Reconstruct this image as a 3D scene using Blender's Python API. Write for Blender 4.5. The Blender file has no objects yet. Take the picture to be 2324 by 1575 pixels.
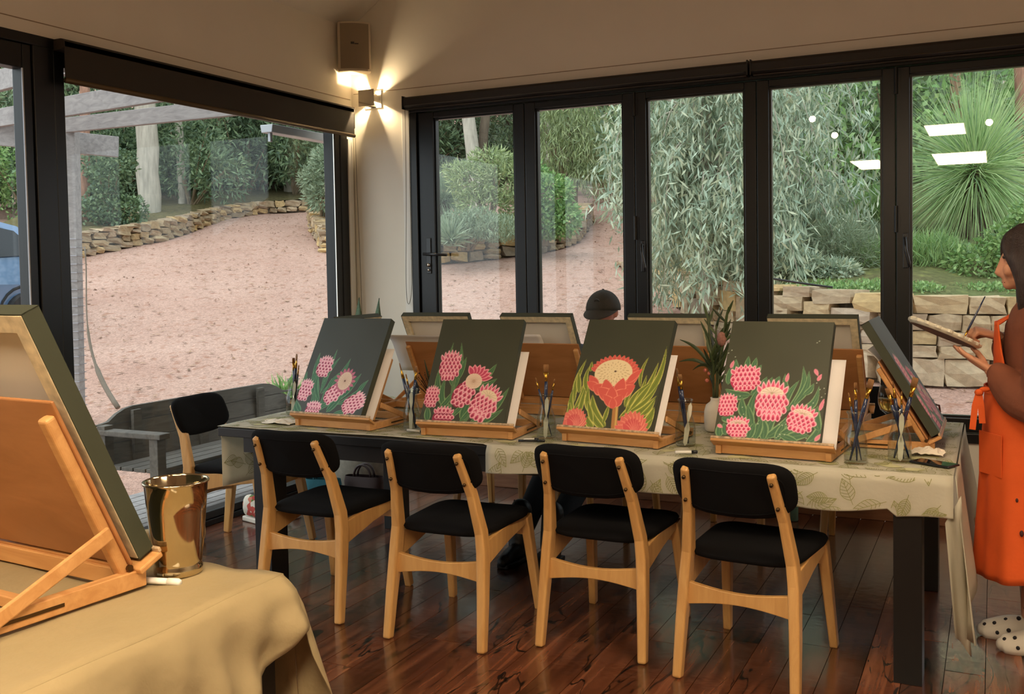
import bpy, bmesh, math, random
import numpy as np
from mathutils import Matrix, Vector, Euler
random.seed(7); rng = np.random.default_rng(11)
S = bpy.context.scene
COL = S.collection
# ------------------------------------------------------------------ camera
FPX = 2273.567; PX = (1162.0, 703.0); CAMPOS = np.array([4.211, -6.113, 1.5])
_d1 = np.array([-3560-1162.0, 690-703.0, FPX]); _d1 /= np.linalg.norm(_d1)
_d2 = np.array([2257-1162.0, 589-703.0, FPX]); _d2 /= np.linalg.norm(_d2)
_z = np.cross(-_d1, _d2); _z /= np.linalg.norm(_z)
RC = np.stack([-_d1, _d2, _z], 1)                      # camera <- world
cam_d = bpy.data.cameras.new('camera'); cam = bpy.data.objects.new('camera', cam_d); COL.objects.link(cam)
cam_d.sensor_width = 36.0; cam_d.lens = FPX/2324*36; cam_d.shift_y = -(787.5-703.0)/2324
cam_d.clip_start = 0.05; cam_d.clip_end = 300
_M = Matrix.Identity(4)
for i in range(3):
    _M[i][0] = RC[0][i]; _M[i][1] = -RC[1][i]; _M[i][2] = -RC[2][i]; _M[i][3] = CAMPOS[i]
cam.matrix_world = _M
S.camera = cam
# ------------------------------------------------------------------ world, sun, exposure
W = bpy.data.worlds.new('overcast_sky'); S.world = W; W.use_nodes = True
wn = W.node_tree; bgn = wn.nodes['Background']
bgn.inputs[0].default_value = (0.86, 0.95, 1.0, 1); bgn.inputs[1].default_value = 1.9
sun_d = bpy.data.lights.new('hazy_sun', 'SUN'); sun_d.energy = 1.1; sun_d.angle = math.radians(60); sun_d.color = (1, 0.97, 0.9)
sun = bpy.data.objects.new('hazy_sun', sun_d); COL.objects.link(sun); sun.rotation_euler = (math.radians(38), 0, math.radians(-25))
S.view_settings.view_transform = 'Standard'; S.view_settings.look = 'None'
S.view_settings.gamma = 1.0; S.view_settings.use_curve_mapping = False
S.view_settings.exposure = 0.18
LAMP_WARM = (1.0, 0.70, 0.40)
# ------------------------------------------------------------------ helpers
def ray(px, py):
    return RC.T @ np.array([(px-PX[0])/FPX, (py-PX[1])/FPX, 1.0])
def at(px, py, axis, val):
    r = ray(px, py); return CAMPOS + r*((val-CAMPOS[axis])/r[axis])
NU = np.array([-.434, .9])
def upos(x, y): return NU[0]*(x-CAMPOS[0]) + NU[1]*(y-CAMPOS[1])
def gz(x, y):
    u = upos(x, y)
    k = np.clip(u-7.6, 0, None)
    z = -0.12 + 0.178*k - 0.05*np.clip(u-27, 0, None)
    return z
def ground_at(px, py):
    r = ray(px, py); t = 4.0
    while t < 90:
        p = CAMPOS + r*t
        if p[2] < gz(p[0], p[1]): return p
        t += 0.02
    return CAMPOS + r*60
def at_depth(px, py, u):
    r = ray(px, py); return CAMPOS + r*(u/(NU@r[:2]))
def lin(c):
    c = c/255.0
    return c/12.92 if c <= 0.04045 else ((c+0.055)/1.055)**2.4
def rgb(r, g, b): return (lin(r), lin(g), lin(b), 1.0)

class MB:
    def __init__(s): s.v = []; s.f = []; s.m = []
    def add(s, vs, fs, m=0):
        o = len(s.v); s.v.extend([tuple(map(float, p)) for p in vs]); s.f.extend([tuple(i+o for i in q) for q in fs]); s.m.extend([m]*len(fs)); return s
    def box(s, c, d, rot=None, m=0, taper=None):
        x, y, z = d[0]/2, d[1]/2, d[2]/2
        P = [(-x,-y,-z),(x,-y,-z),(x,y,-z),(-x,y,-z),(-x,-y,z),(x,-y,z),(x,y,z),(-x,y,z)]
        if taper: P = [(a*(taper if cc > 0 else 1), b*(taper if cc > 0 else 1), cc) for a, b, cc in P]
        if rot is not None:
            M = rot if isinstance(rot, Matrix) else Euler(rot).to_matrix()
            P = [M @ Vector(p) for p in P]
        return s.add([(p[0]+c[0], p[1]+c[1], p[2]+c[2]) for p in P], [(0,3,2,1),(4,5,6,7),(0,1,5,4),(1,2,6,5),(2,3,7,6),(3,0,4,7)], m)
    def bb(s, a, b, m=0):
        return s.box([(a[i]+b[i])/2 for i in range(3)], [abs(b[i]-a[i]) for i in range(3)], m=m)
    def tube(s, pts, r, n=8, m=0, caps=True, flat=None):
        pts = [Vector(p) for p in pts]; k = len(pts)
        rs = r if hasattr(r, '__len__') else [r]*k
        t0 = (pts[1]-pts[0]).normalized()
        nrm = t0.orthogonal().normalized() if flat is None else (Vector(flat)-t0*Vector(flat).dot(t0)).normalized()
        vs = []; 
        for i in range(k):
            t = (pts[min(i+1, k-1)]-pts[max(i-1, 0)]).normalized()
            nrm = (nrm - t*nrm.dot(t)).normalized(); b = t.cross(nrm)
            ri = rs[i]; ra, rb = ri if hasattr(ri, '__len__') else (ri, ri)
            for j in range(n):
                a = 2*math.pi*j/n
                vs.append(pts[i] + nrm*(math.cos(a)*ra) + b*(math.sin(a)*rb))
        fs = [(i*n+j, i*n+(j+1) % n, (i+1)*n+(j+1) % n, (i+1)*n+j) for i in range(k-1) for j in range(n)]
        if caps: fs += [tuple(range(n-1, -1, -1)), tuple(range((k-1)*n, k*n))]
        return s.add(vs, fs, m)
    def beam(s, pts, w, d, side, m=0):
        """rectangular section swept along pts; w along 'side', d across; w/d may be lists"""
        pts = [Vector(p) for p in pts]; k = len(pts); side = Vector(side); vs = []
        for i in range(k):
            t = (pts[min(i+1, k-1)]-pts[max(i-1, 0)]).normalized()
            a = (side - t*side.dot(t)).normalized(); b = t.cross(a)
            ww = w[i] if hasattr(w, '__len__') else w; dd = d[i] if hasattr(d, '__len__') else d
            for sa, sb in ((-1,-1),(1,-1),(1,1),(-1,1)): vs.append(pts[i]+a*(sa*ww/2)+b*(sb*dd/2))
        fs = [(i*4+j, i*4+(j+1) % 4, (i+1)*4+(j+1) % 4, (i+1)*4+j) for i in range(k-1) for j in range(4)]
        fs += [(3,2,1,0), tuple(range((k-1)*4, k*4))]
        return s.add(vs, fs, m)
    def lathe(s, prof, n=24, c=(0,0,0), m=0, capb=True, capt=False):
        vs = []; k = len(prof)
        for r, z in prof:
            for j in range(n):
                a = 2*math.pi*j/n; vs.append((c[0]+r*math.cos(a), c[1]+r*math.sin(a), c[2]+z))
        fs = [(i*n+j, i*n+(j+1) % n, (i+1)*n+(j+1) % n, (i+1)*n+j) for i in range(k-1) for j in range(n)]
        if capb: fs.append(tuple(range(n-1, -1, -1)))
        if capt: fs.append(tuple(range((k-1)*n, k*n)))
        return s.add(vs, fs, m)
    def prism(s, out, frame, th, m=0):
        """2D outline extruded; frame=(origin, ax, ay, az)"""
        o, ax, ay, az = [Vector(q) for q in frame]; n = len(out)
        vs = [o+ax*p[0]+ay*p[1] for p in out] + [o+ax*p[0]+ay*p[1]+az*th for p in out]
        fs = [tuple(range(n-1, -1, -1)), tuple(range(n, 2*n))] + [(i, (i+1) % n, n+(i+1) % n, n+i) for i in range(n)]
        return s.add(vs, fs, m)
    def grid(s, P, m=0, closeu=False):
        """P: array (nu,nv,3)"""
        nu, nv = len(P), len(P[0]); vs = [tuple(P[i][j]) for i in range(nu) for j in range(nv)]
        fs = [(i*nv+j, ((i+1) % nu)*nv+j, ((i+1) % nu)*nv+j+1, i*nv+j+1) for i in range(nu if closeu else nu-1) for j in range(nv-1)]
        return s.add(vs, fs, m)
    def sphere(s, c, r, nu=14, nv=9, m=0):
        rr = r if hasattr(r, '__len__') else (r, r, r)
        P = [[(c[0]+rr[0]*math.sin(math.pi*j/nv)*math.cos(2*math.pi*i/nu), c[1]+rr[1]*math.sin(math.pi*j/nv)*math.sin(2*math.pi*i/nu), c[2]-rr[2]*math.cos(math.pi*j/nv)) for j in range(nv+1)] for i in range(nu)]
        return s.grid(P, m, closeu=True)
    def mesh(s, name):
        me = bpy.data.meshes.new(name); me.from_pydata(s.v, [], s.f); return me
    def build(s, name, mats, parent=None, smooth=False, bevel=0, seg=2, loc=None, autos=None):
        me = s.mesh(name)
        if not isinstance(mats, (list, tuple)): mats = [mats]
        for q in mats: me.materials.append(q)
        if len(mats) > 1: me.polygons.foreach_set('material_index', s.m)
        if smooth: me.polygons.foreach_set('use_smooth', [True]*len(me.polygons))
        me.update()
        o = bpy.data.objects.new(name, me); COL.objects.link(o)
        if parent: o.parent = parent
        if loc is not None: o.location = loc
        if bevel:
            b = o.modifiers.new('bevel', 'BEVEL'); b.width = bevel; b.segments = seg; b.limit_method = 'ANGLE'; b.angle_limit = math.radians(40)
        if autos:
            for e in me.edges: pass
        return o
def np_mesh(name, V, F, mats, parent=None, smooth=False):
    """V (n,3), F (m,4) quads or (m,3)"""
    me = bpy.data.meshes.new(name); V = np.asarray(V, np.float32); F = np.asarray(F, np.int32); k = F.shape[1]
    me.vertices.add(len(V)); me.vertices.foreach_set('co', V.ravel())
    me.loops.add(F.size); me.loops.foreach_set('vertex_index', F.ravel())
    me.polygons.add(len(F)); me.polygons.foreach_set('loop_start', np.arange(0, F.size, k, dtype=np.int32))
    me.polygons.foreach_set('loop_total', np.full(len(F), k, np.int32))
    me.polygons.foreach_set('use_smooth', np.full(len(F), smooth))
    me.update(calc_edges=True)
    for q in (mats if isinstance(mats, (list, tuple)) else [mats]): me.materials.append(q)
    o = bpy.data.objects.new(name, me); COL.objects.link(o)
    if parent: o.parent = parent
    return o
def tag(o, label=None, cat=None, group=None, kind=None):
    if label: o['label'] = label
    if cat: o['category'] = cat
    if group: o['group'] = group
    if kind: o['kind'] = kind
    return o
def thing(name, label, cat, loc=(0,0,0), rz=0, group=None, kind=None):
    o = bpy.data.objects.new(name, None); COL.objects.link(o); o.location = loc; o.rotation_euler = (0,0,rz); o.empty_display_size = 0.1
    return tag(o, label, cat, group, kind)
def dup(root, loc=None, rz=None, label=None, group=None, parent=None):
    c = root.copy(); COL.objects.link(c)
    if parent: c.parent = parent
    if loc is not None: c.location = loc
    if rz is not None: c.rotation_euler = (0,0,rz)
    if label: c['label'] = label
    if group: c['group'] = group
    for ch in root.children: dup(ch, parent=c)
    return c
# ------------------------------------------------------------------ materials
MATS = {}
def nodes_of(name):
    m = bpy.data.materials.new(name); m.use_nodes = True; MATS[name] = m
    nt = m.node_tree; return m, nt, nt.nodes['Principled BSDF']
def simple(name, col, rough=0.6, metal=0.0, spec=None, noise=0.0, nscale=30.0, bump=0.0, bscale=200.0, stretch=None, sheen=0.0, coat=0.0):
    m, nt, p = nodes_of(name)
    p.inputs['Roughness'].default_value = rough; p.inputs['Metallic'].default_value = metal
    if spec is not None: p.inputs['Specular IOR Level'].default_value = spec
    if sheen: p.inputs['Sheen Weight'].default_value = sheen
    if coat: p.inputs['Coat Weight'].default_value = coat
    p.inputs['Base Color'].default_value = col
    if noise or bump:
        tc = nt.nodes.new('ShaderNodeTexCoord'); mp = nt.nodes.new('ShaderNodeMapping'); nt.links.new(tc.outputs['Object'], mp.inputs[0])
        if stretch: mp.inputs['Scale'].default_value = stretch
    if noise:
        n = nt.nodes.new('ShaderNodeTexNoise'); n.inputs['Scale'].default_value = nscale; n.inputs['Detail'].default_value = 6
        nt.links.new(mp.outputs[0], n.inputs['Vector'])
        r = nt.nodes.new('ShaderNodeValToRGB')
        a, b = 1-noise, 1+noise
        r.color_ramp.elements[0].color = (col[0]*a, col[1]*a, col[2]*a, 1); r.color_ramp.elements[1].color = (min(1, col[0]*b), min(1, col[1]*b), min(1, col[2]*b), 1)
        r.color_ramp.elements[0].position = .3; r.color_ramp.elements[1].position = .7
        nt.links.new(n.outputs['Fac'], r.inputs[0]); nt.links.new(r.outputs[0], p.inputs['Base Color'])
    if bump:
        n2 = nt.nodes.new('ShaderNodeTexNoise'); n2.inputs['Scale'].default_value = bscale; n2.inputs['Detail'].default_value = 4
        nt.links.new(mp.outputs[0], n2.inputs['Vector'])
        b = nt.nodes.new('ShaderNodeBump'); b.inputs['Strength'].default_value = bump; b.inputs['Distance'].default_value = 0.01
        nt.links.new(n2.outputs['Fac'], b.inputs['Height']); nt.links.new(b.outputs[0], p.inputs['Normal'])
    return m
def ramp(nt, els):
    r = nt.nodes.new('ShaderNodeValToRGB'); cr = r.color_ramp
    while len(cr.elements) < len(els): cr.elements.new(0.5)
    for e, (pos, c) in zip(cr.elements, els): e.position = pos; e.color = c
    return r
def wood(name, c1, c2, rough=0.45, scale=(2, 30, 30), coat=0.0, objrand=0.0):
    m, nt, p = nodes_of(name)
    tc = nt.nodes.new('ShaderNodeTexCoord'); mp = nt.nodes.new('ShaderNodeMapping'); mp.inputs['Scale'].default_value = scale
    oi = nt.nodes.new('ShaderNodeObjectInfo'); ad = nt.nodes.new('ShaderNodeVectorMath'); ad.operation = 'ADD'
    ml = nt.nodes.new('ShaderNodeMath'); ml.operation = 'MULTIPLY'; ml.inputs[1].default_value = 37.0
    nt.links.new(oi.outputs['Random'], ml.inputs[0]); nt.links.new(ml.outputs[0], ad.inputs[1])
    nt.links.new(tc.outputs['Object'], ad.inputs[0]); nt.links.new(ad.outputs[0], mp.inputs[0])
    n = nt.nodes.new('ShaderNodeTexNoise'); n.inputs['Scale'].default_value = 1.0; n.inputs['Detail'].default_value = 8; n.inputs['Roughness'].default_value = .6; n.inputs['Distortion'].default_value = 1.0
    nt.links.new(mp.outputs[0], n.inputs['Vector'])
    r = ramp(nt, [(.32, c1), (.68, c2)]); nt.links.new(n.outputs['Fac'], r.inputs[0])
    out = r.outputs[0]
    if objrand:
        hs = nt.nodes.new('ShaderNodeHueSaturation'); mr = nt.nodes.new('ShaderNodeMapRange'); mr.inputs[3].default_value = 1-objrand; mr.inputs[4].default_value = 1+objrand
        nt.links.new(oi.outputs['Random'], mr.inputs[0]); nt.links.new(mr.outputs[0], hs.inputs['Value']); nt.links.new(out, hs.inputs['Color']); out = hs.outputs[0]
    nt.links.new(out, p.inputs['Base Color']); p.inputs['Roughness'].default_value = rough
    if coat: p.inputs['Coat Weight'].default_value = coat; p.inputs['Coat Roughness'].default_value = .15
    b = nt.nodes.new('ShaderNodeBump'); b.inputs['Strength'].default_value = .08; b.inputs['Distance'].default_value = .01
    nt.links.new(n.outputs['Fac'], b.inputs['Height']); nt.links.new(b.outputs[0], p.inputs['Normal'])
    return m
def leafmat(name, cols, rough=0.55, trans=0.35):
    m = bpy.data.materials.new(name); m.use_nodes = True; nt = m.node_tree; MATS[name] = m
    p = nt.nodes['Principled BSDF']; g = nt.nodes.new('ShaderNodeNewGeometry')
    r = ramp(nt, [(i/max(1, len(cols)-1), c) for i, c in enumerate(cols)]); nt.links.new(g.outputs['Random Per Island'], r.inputs[0])
    nt.links.new(r.outputs[0], p.inputs['Base Color']); p.inputs['Roughness'].default_value = rough
    t = nt.nodes.new('ShaderNodeBsdfTranslucent'); nt.links.new(r.outputs[0], t.inputs[0])
    mx = nt.nodes.new('ShaderNodeMixShader'); mx.inputs[0].default_value = trans
    nt.links.new(p.outputs[0], mx.inputs[1]); nt.links.new(t.outputs[0], mx.inputs[2])
    nt.links.new(mx.outputs[0], nt.nodes['Material Output'].inputs[0]); return m
def randmat(name, cols, rough=0.8, noise=0.25, nscale=12, bump=0.3, bscale=40):
    """colour picked per object (stones), mottled by noise"""
    m, nt, p = nodes_of(name); oi = nt.nodes.new('ShaderNodeObjectInfo')
    r = ramp(nt, [(i/max(1, len(cols)-1), c) for i, c in enumerate(cols)]); nt.links.new(oi.outputs['Random'], r.inputs[0])
    tc = nt.nodes.new('ShaderNodeTexCoord'); n = nt.nodes.new('ShaderNodeTexNoise'); n.inputs['Scale'].default_value = nscale; n.inputs['Detail'].default_value = 8
    nt.links.new(tc.outputs['Object'], n.inputs['Vector'])
    hs = nt.nodes.new('ShaderNodeHueSaturation'); mr = nt.nodes.new('ShaderNodeMapRange'); mr.inputs[1].default_value = .25; mr.inputs[2].default_value = .75; mr.inputs[3].default_value = 1-noise; mr.inputs[4].default_value = 1+noise
    nt.links.new(n.outputs['Fac'], mr.inputs[0]); nt.links.new(mr.outputs[0], hs.inputs['Value']); nt.links.new(r.outputs[0], hs.inputs['Color'])
    nt.links.new(hs.outputs[0], p.inputs['Base Color']); p.inputs['Roughness'].default_value = rough
    n2 = nt.nodes.new('ShaderNodeTexNoise'); n2.inputs['Scale'].default_value = bscale; n2.inputs['Detail'].default_value = 5; nt.links.new(tc.outputs['Object'], n2.inputs['Vector'])
    b = nt.nodes.new('ShaderNodeBump'); b.inputs['Strength'].default_value = bump; b.inputs['Distance'].default_value = .03
    nt.links.new(n2.outputs['Fac'], b.inputs['Height']); nt.links.new(b.outputs[0], p.inputs['Normal']); return m
def glassmat(name, tint=(1,1,1,1), ior=1.5, rough=0.0, boost=0.0):
    """clear pane: see-through with Fresnel reflection"""
    m = bpy.data.materials.new(name); m.use_nodes = True; nt = m.node_tree; MATS[name] = m
    nt.nodes.remove(nt.nodes['Principled BSDF'])
    t = nt.nodes.new('ShaderNodeBsdfTransparent'); t.inputs[0].default_value = tint
    g = nt.nodes.new('ShaderNodeBsdfGlossy'); g.inputs['Roughness'].default_value = rough
    f = nt.nodes.new('ShaderNodeFresnel'); ge = nt.nodes.new('ShaderNodeNewGeometry'); mr = nt.nodes.new('ShaderNodeMapRange')
    mr.inputs[3].default_value = ior; mr.inputs[4].default_value = 1/ior; nt.links.new(ge.outputs['Backfacing'], mr.inputs[0]); nt.links.new(mr.outputs[0], f.inputs[0])
    mx = nt.nodes.new('ShaderNodeMixShader'); nt.links.new(f.outputs[0], mx.inputs[0]); nt.links.new(t.outputs[0], mx.inputs[1]); nt.links.new(g.outputs[0], mx.inputs[2])
    nt.links.new(mx.outputs[0], nt.nodes['Material Output'].inputs[0]); return m
def emit(name, col, strength):
    m = bpy.data.materials.new(name); m.use_nodes = True; nt = m.node_tree; MATS[name] = m
    p = nt.nodes['Principled BSDF']; p.inputs['Base Color'].default_value = (0.8,0.8,0.8,1); p.inputs['Emission Color'].default_value = (*col[:3], 1); p.inputs['Emission Strength'].default_value = strength; return m
def vcolmat(name, rough=0.5, layer='paint'):
    m, nt, p = nodes_of(name); a = nt.nodes.new('ShaderNodeAttribute'); a.attribute_name = layer
    nt.links.new(a.outputs['Color'], p.inputs['Base Color']); p.inputs['Roughness'].default_value = rough; return m
wall_m = simple('wall_paint', rgb(228,222,208), .75, noise=.02, nscale=3, bump=.02, bscale=250)
ceil_m = simple('ceiling_paint', rgb(232,226,214), .8, noise=.02, nscale=3)
white_m = simple('white_trim', rgb(232,230,222), .5)
frame_m = simple('black_aluminium', rgb(12,13,14), .36, spec=.45)
glass_m = glassmat('window_glass', (.97,.985,.98,1), 1.42)
glassl_m = glassmat('left_window_glass', (.97,.985,.98,1), 1.25)
jar_m = glassmat('clear_glass', (.93,.96,.95,1), 1.55)
blind_m = simple('dark_blind_fabric', rgb(50,45,38), .85, bump=.1, bscale=600)
blindR_m = simple('dark_blind_cassette', rgb(30,27,23), .5)
beech_m = wood('beech_wood', rgb(196,146,84), rgb(214,166,102), .42, (25, 25, 3), coat=.2)
beech_d_m = wood('easel_wood', rgb(186,132,76), rgb(208,156,98), .55, (4, 30, 30))
ply_m = wood('easel_plywood', rgb(160,106,60), rgb(182,126,78), .5, (2.2, 9, 9))
seat_m = simple('black_fabric', rgb(15,14,15), .95, spec=.15, bump=.12, bscale=900)
table_m = simple('black_table_paint', rgb(13,12,12), .4, noise=.2, nscale=20)
steel_m = simple('polished_steel', rgb(205,190,160), .1, 1.0, noise=.05, nscale=6)
chrome_m = simple('chrome', rgb(225,220,210), .08, 1.0)
screw_m = simple('dark_screw', rgb(90,70,45), .35, .9)
cloth_m = simple('printed_cotton', rgb(214,208,188), .9, noise=.04, nscale=9, bump=.15, bscale=60)
_nt = cloth_m.node_tree; _t = _nt.nodes.new('ShaderNodeBsdfTranslucent'); _t.inputs[0].default_value = rgb(222,220,206); _mx = _nt.nodes.new('ShaderNodeMixShader'); _mx.inputs[0].default_value = .35
_nt.links.new(_nt.nodes['Principled BSDF'].outputs[0], _mx.inputs[1]); _nt.links.new(_t.outputs[0], _mx.inputs[2]); _nt.links.new(_mx.outputs[0], _nt.nodes['Material Output'].inputs[0])
print_m = simple('leaf_print_ink', rgb(146,144,92), .9)
mustard_m = simple('mustard_linen', rgb(150,132,96), .92, noise=.06, nscale=8, bump=.6, bscale=18)
canvas_m = simple('raw_canvas', rgb(222,214,200), .9, bump=.08, bscale=700)
canvg_m = simple('green_painted_canvas', rgb(58,62,46), .7, noise=.06, nscale=18, bump=.05, bscale=600)
paper_m = simple('white_paper', rgb(226,220,216), .8)
black_m = simple('black_plastic', rgb(16,16,17), .35)
# ================================================================== ROOM SHELL
RX, RY = 9.0, -10.5            # room reaches x 0..RX, y RY..0
def floormat():
    m, nt, p = nodes_of('polished_redgum_boards'); L = nt.links.new
    g = nt.nodes.new('ShaderNodeNewGeometry'); oi = nt.nodes.new('ShaderNodeObjectInfo')
    ml = nt.nodes.new('ShaderNodeMath'); ml.operation = 'MULTIPLY'; ml.inputs[1].default_value = 53
    ad = nt.nodes.new('ShaderNodeVectorMath'); L(oi.outputs['Random'], ml.inputs[0]); L(g.outputs['Position'], ad.inputs[0]); L(ml.outputs[0], ad.inputs[1])
    mp = nt.nodes.new('ShaderNodeMapping'); mp.inputs['Scale'].default_value = (22, 1.6, 22); L(ad.outputs[0], mp.inputs[0])
    n = nt.nodes.new('ShaderNodeTexNoise'); n.inputs['Scale'].default_value = 1.2; n.inputs['Detail'].default_value = 8; n.inputs['Distortion'].default_value = .6; L(mp.outputs[0], n.inputs[0])
    r = ramp(nt, [(.25, rgb(54,29,18)), (.5, rgb(90,50,31)), (.75, rgb(128,80,54))]); L(n.outputs['Fac'], r.inputs[0])
    hs = nt.nodes.new('ShaderNodeHueSaturation'); mr = nt.nodes.new('ShaderNodeMapRange'); mr.inputs[3].default_value = .6; mr.inputs[4].default_value = 1.6
    L(oi.outputs['Random'], mr.inputs[0]); L(mr.outputs[0], hs.inputs['Value']); L(r.outputs[0], hs.inputs['Color'])
    # gum veins: thin dark wandering lines
    mp2 = nt.nodes.new('ShaderNodeMapping'); mp2.inputs['Scale'].default_value = (7, 1.5, 7); L(ad.outputs[0], mp2.inputs[0])
    n2 = nt.nodes.new('ShaderNodeTexNoise'); n2.inputs['Scale'].default_value = 1.0; n2.inputs['Detail'].default_value = 3; n2.inputs['Distortion'].default_value = 1.2; L(mp2.outputs[0], n2.inputs[0])
    r2 = ramp(nt, [(.482, (0,0,0,1)), (.496, (1,1,1,1)), (.508, (1,1,1,1)), (.518, (0,0,0,1))]); L(n2.outputs['Fac'], r2.inputs[0])
    n3 = nt.nodes.new('ShaderNodeTexNoise'); n3.inputs['Scale'].default_value = 1.1; L(ad.outputs[0], n3.inputs[0])
    r3 = ramp(nt, [(.42, (0,0,0,1)), (.5, (1,1,1,1))]); L(n3.outputs['Fac'], r3.inputs[0])
    mu = nt.nodes.new('ShaderNodeMath'); mu.operation = 'MULTIPLY'; L(r2.outputs[0], mu.inputs[0]); L(r3.outputs[0], mu.inputs[1])
    mx = nt.nodes.new('ShaderNodeMixRGB'); L(mu.outputs[0], mx.inputs[0]); L(hs.outputs[0], mx.inputs[1]); mx.inputs[2].default_value = rgb(22,15,12)
    L(mx.outputs[0], p.inputs['Base Color']); p.inputs['Roughness'].default_value = .24
    p.inputs['Coat Weight'].default_value = .5; p.inputs['Coat Roughness'].default_value = .12
    n4 = nt.nodes.new('ShaderNodeTexNoise'); n4.inputs['Scale'].default_value = 14; L(g.outputs['Position'], n4.inputs[0])
    b = nt.nodes.new('ShaderNodeBump'); b.inputs['Strength'].default_value = .05; b.inputs['Distance'].default_value = .02; L(n4.outputs['Fac'], b.inputs['Height'])
    L(b.outputs[0], p.inputs['Normal']); L(b.outputs[0], p.inputs['Coat Normal'])
    return m
floor_m = floormat()
fl = tag(MB().bb((-.05, RY, -.2), (RX, .05, -.022)).build('floor', simple('floor_slab', rgb(40,24,16), .8)), kind='structure')
PWID = .135
def plank_mesh(w, l):
    b = MB().box((0,0,-.01), (w-.0025, l-.003, .02)); return b
meshes = {}
rest = MB()
for i in range(int(RX/PWID)):
    x = (i+.5)*PWID; y = 0.0 - random.uniform(0, .9); first = True; y0 = 0.0
    while y0 > RY+.01:
        l = min(random.choice([1.2, 1.5, 1.8, 2.1, 2.4]) if not first else random.uniform(.5, 2.2), y0-RY); first = False
        l = max(l, .05)
        if x < 5.4 and y0-l/2 > -5.2:
            k = round(l, 2)
            if k not in meshes:
                o = plank_mesh(PWID, k).build('plank', floor_m, fl); meshes[k] = o.data
            else:
                o = bpy.data.objects.new('plank', meshes[k]); COL.objects.link(o); o.parent = fl
            o.location = (x, y0-l/2, 0)
        else:
            rest.box((x, y0-l/2, -.01), (PWID-.0025, l-.003, .02))
        y0 -= l
tag(rest.build('distant_planks', floor_m, fl), kind='stuff')
# ---- walls
CEIL0, CEILK = 3.25, .66          # ceiling rises from the left wall
RIDGE = 4.5
wr = MB()
WX0, WX1, WZ0, WZ1 = .50, 5.24, .48, 2.66
TH = .16
def zc(x): return CEIL0 + CEILK*x if x < RIDGE else CEIL0 + CEILK*RIDGE - CEILK*(x-RIDGE)
wr.bb((0, 0, 0), (WX0, TH, CEIL0)); wr.bb((WX1, 0, 0), (RX, TH, CEIL0)); wr.bb((WX0, 0, 0), (WX1, TH, WZ0)); wr.bb((WX0, 0, WZ1), (WX1, TH, CEIL0))
out = [(0, CEIL0), (RX, CEIL0), (RX, max(zc(RX), CEIL0)), (RIDGE, zc(RIDGE))]
wr.prism(out, ((0,TH,0), (1,0,0), (0,0,1), (0,-1,0)), TH)
tag(wr.build('wall_right', wall_m), kind='structure')
LZ1, LZ0 = 2.66, 0.0
wl = MB()
wl.bb((-TH, -.075, 0), (0, TH, CEIL0+.2)); wl.bb((-TH, -.075, LZ1), (0, RY, CEIL0+.2)); wl.bb((-TH, RY, 0), (0, -5.2, LZ1))
tag(wl.build('wall_left', wall_m), kind='structure')
tag(MB().bb((0, RY-TH, 0), (RX, RY, 6.4)).build('wall_back', wall_m), kind='structure')
tag(MB().bb((RX, RY, 0), (RX+TH, TH, 6.4)).build('wall_far', wall_m), kind='structure')
cl = MB()
cl.add([(-.05, RY, zc(0)-.03), (RIDGE, RY, zc(RIDGE)), (RIDGE, .1, zc(RIDGE)), (-.05, .1, zc(0)-.03), (-.05, RY, zc(0)+.1), (RIDGE, RY, zc(RIDGE)+.12), (RIDGE, .1, zc(RIDGE)+.12), (-.05, .1, zc(0)+.1)], [(0,1,2,3),(7,6,5,4),(0,4,5,1),(2,6,7,3),(3,7,4,0),(1,5,6,2)])
zr = CEIL0+.05
cl.add([(RIDGE, RY, zc(RIDGE)), (RX+.05, RY, zr), (RX+.05, .1, zr), (RIDGE, .1, zc(RIDGE)), (RIDGE, RY, zc(RIDGE)+.12), (RX+.05, RY, zr+.12), (RX+.05, .1, zr+.12), (RIDGE, .1, zc(RIDGE)+.12)], [(0,1,2,3),(7,6,5,4),(0,4,5,1),(2,6,7,3),(3,7,4,0),(1,5,6,2)])
tag(cl.build('ceiling', ceil_m), kind='structure')
# thin plaster joints above the windows
tag(MB().bb((.02, -.003, 2.775), (8.9, .001, 2.779)).build('trim_1', simple('joint_line', rgb(150,132,106), .8)), kind='structure')
tag(MB().bb((-.001, -5, 2.735), (.003, -.02, 2.739)).build('trim_2', MATS['joint_line']), kind='structure')
tag(MB().bb((.43, -.012, .0), (.492, .002, 2.62)).build('trim_3', white_m, bevel=.003), kind='structure')
tag(MB().bb((-.01, -.074, 0), (.014, -.02, 2.45)).build('trim_4', white_m, bevel=.003), kind='structure')
tag(MB().bb((.0, -.018, 0), (8.9, 0, .1)).build('baseboard_right', wood('skirting_wood', rgb(120,78,52), rgb(150,104,74), .5, (3,30,30)), bevel=.004), kind='structure')
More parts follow.
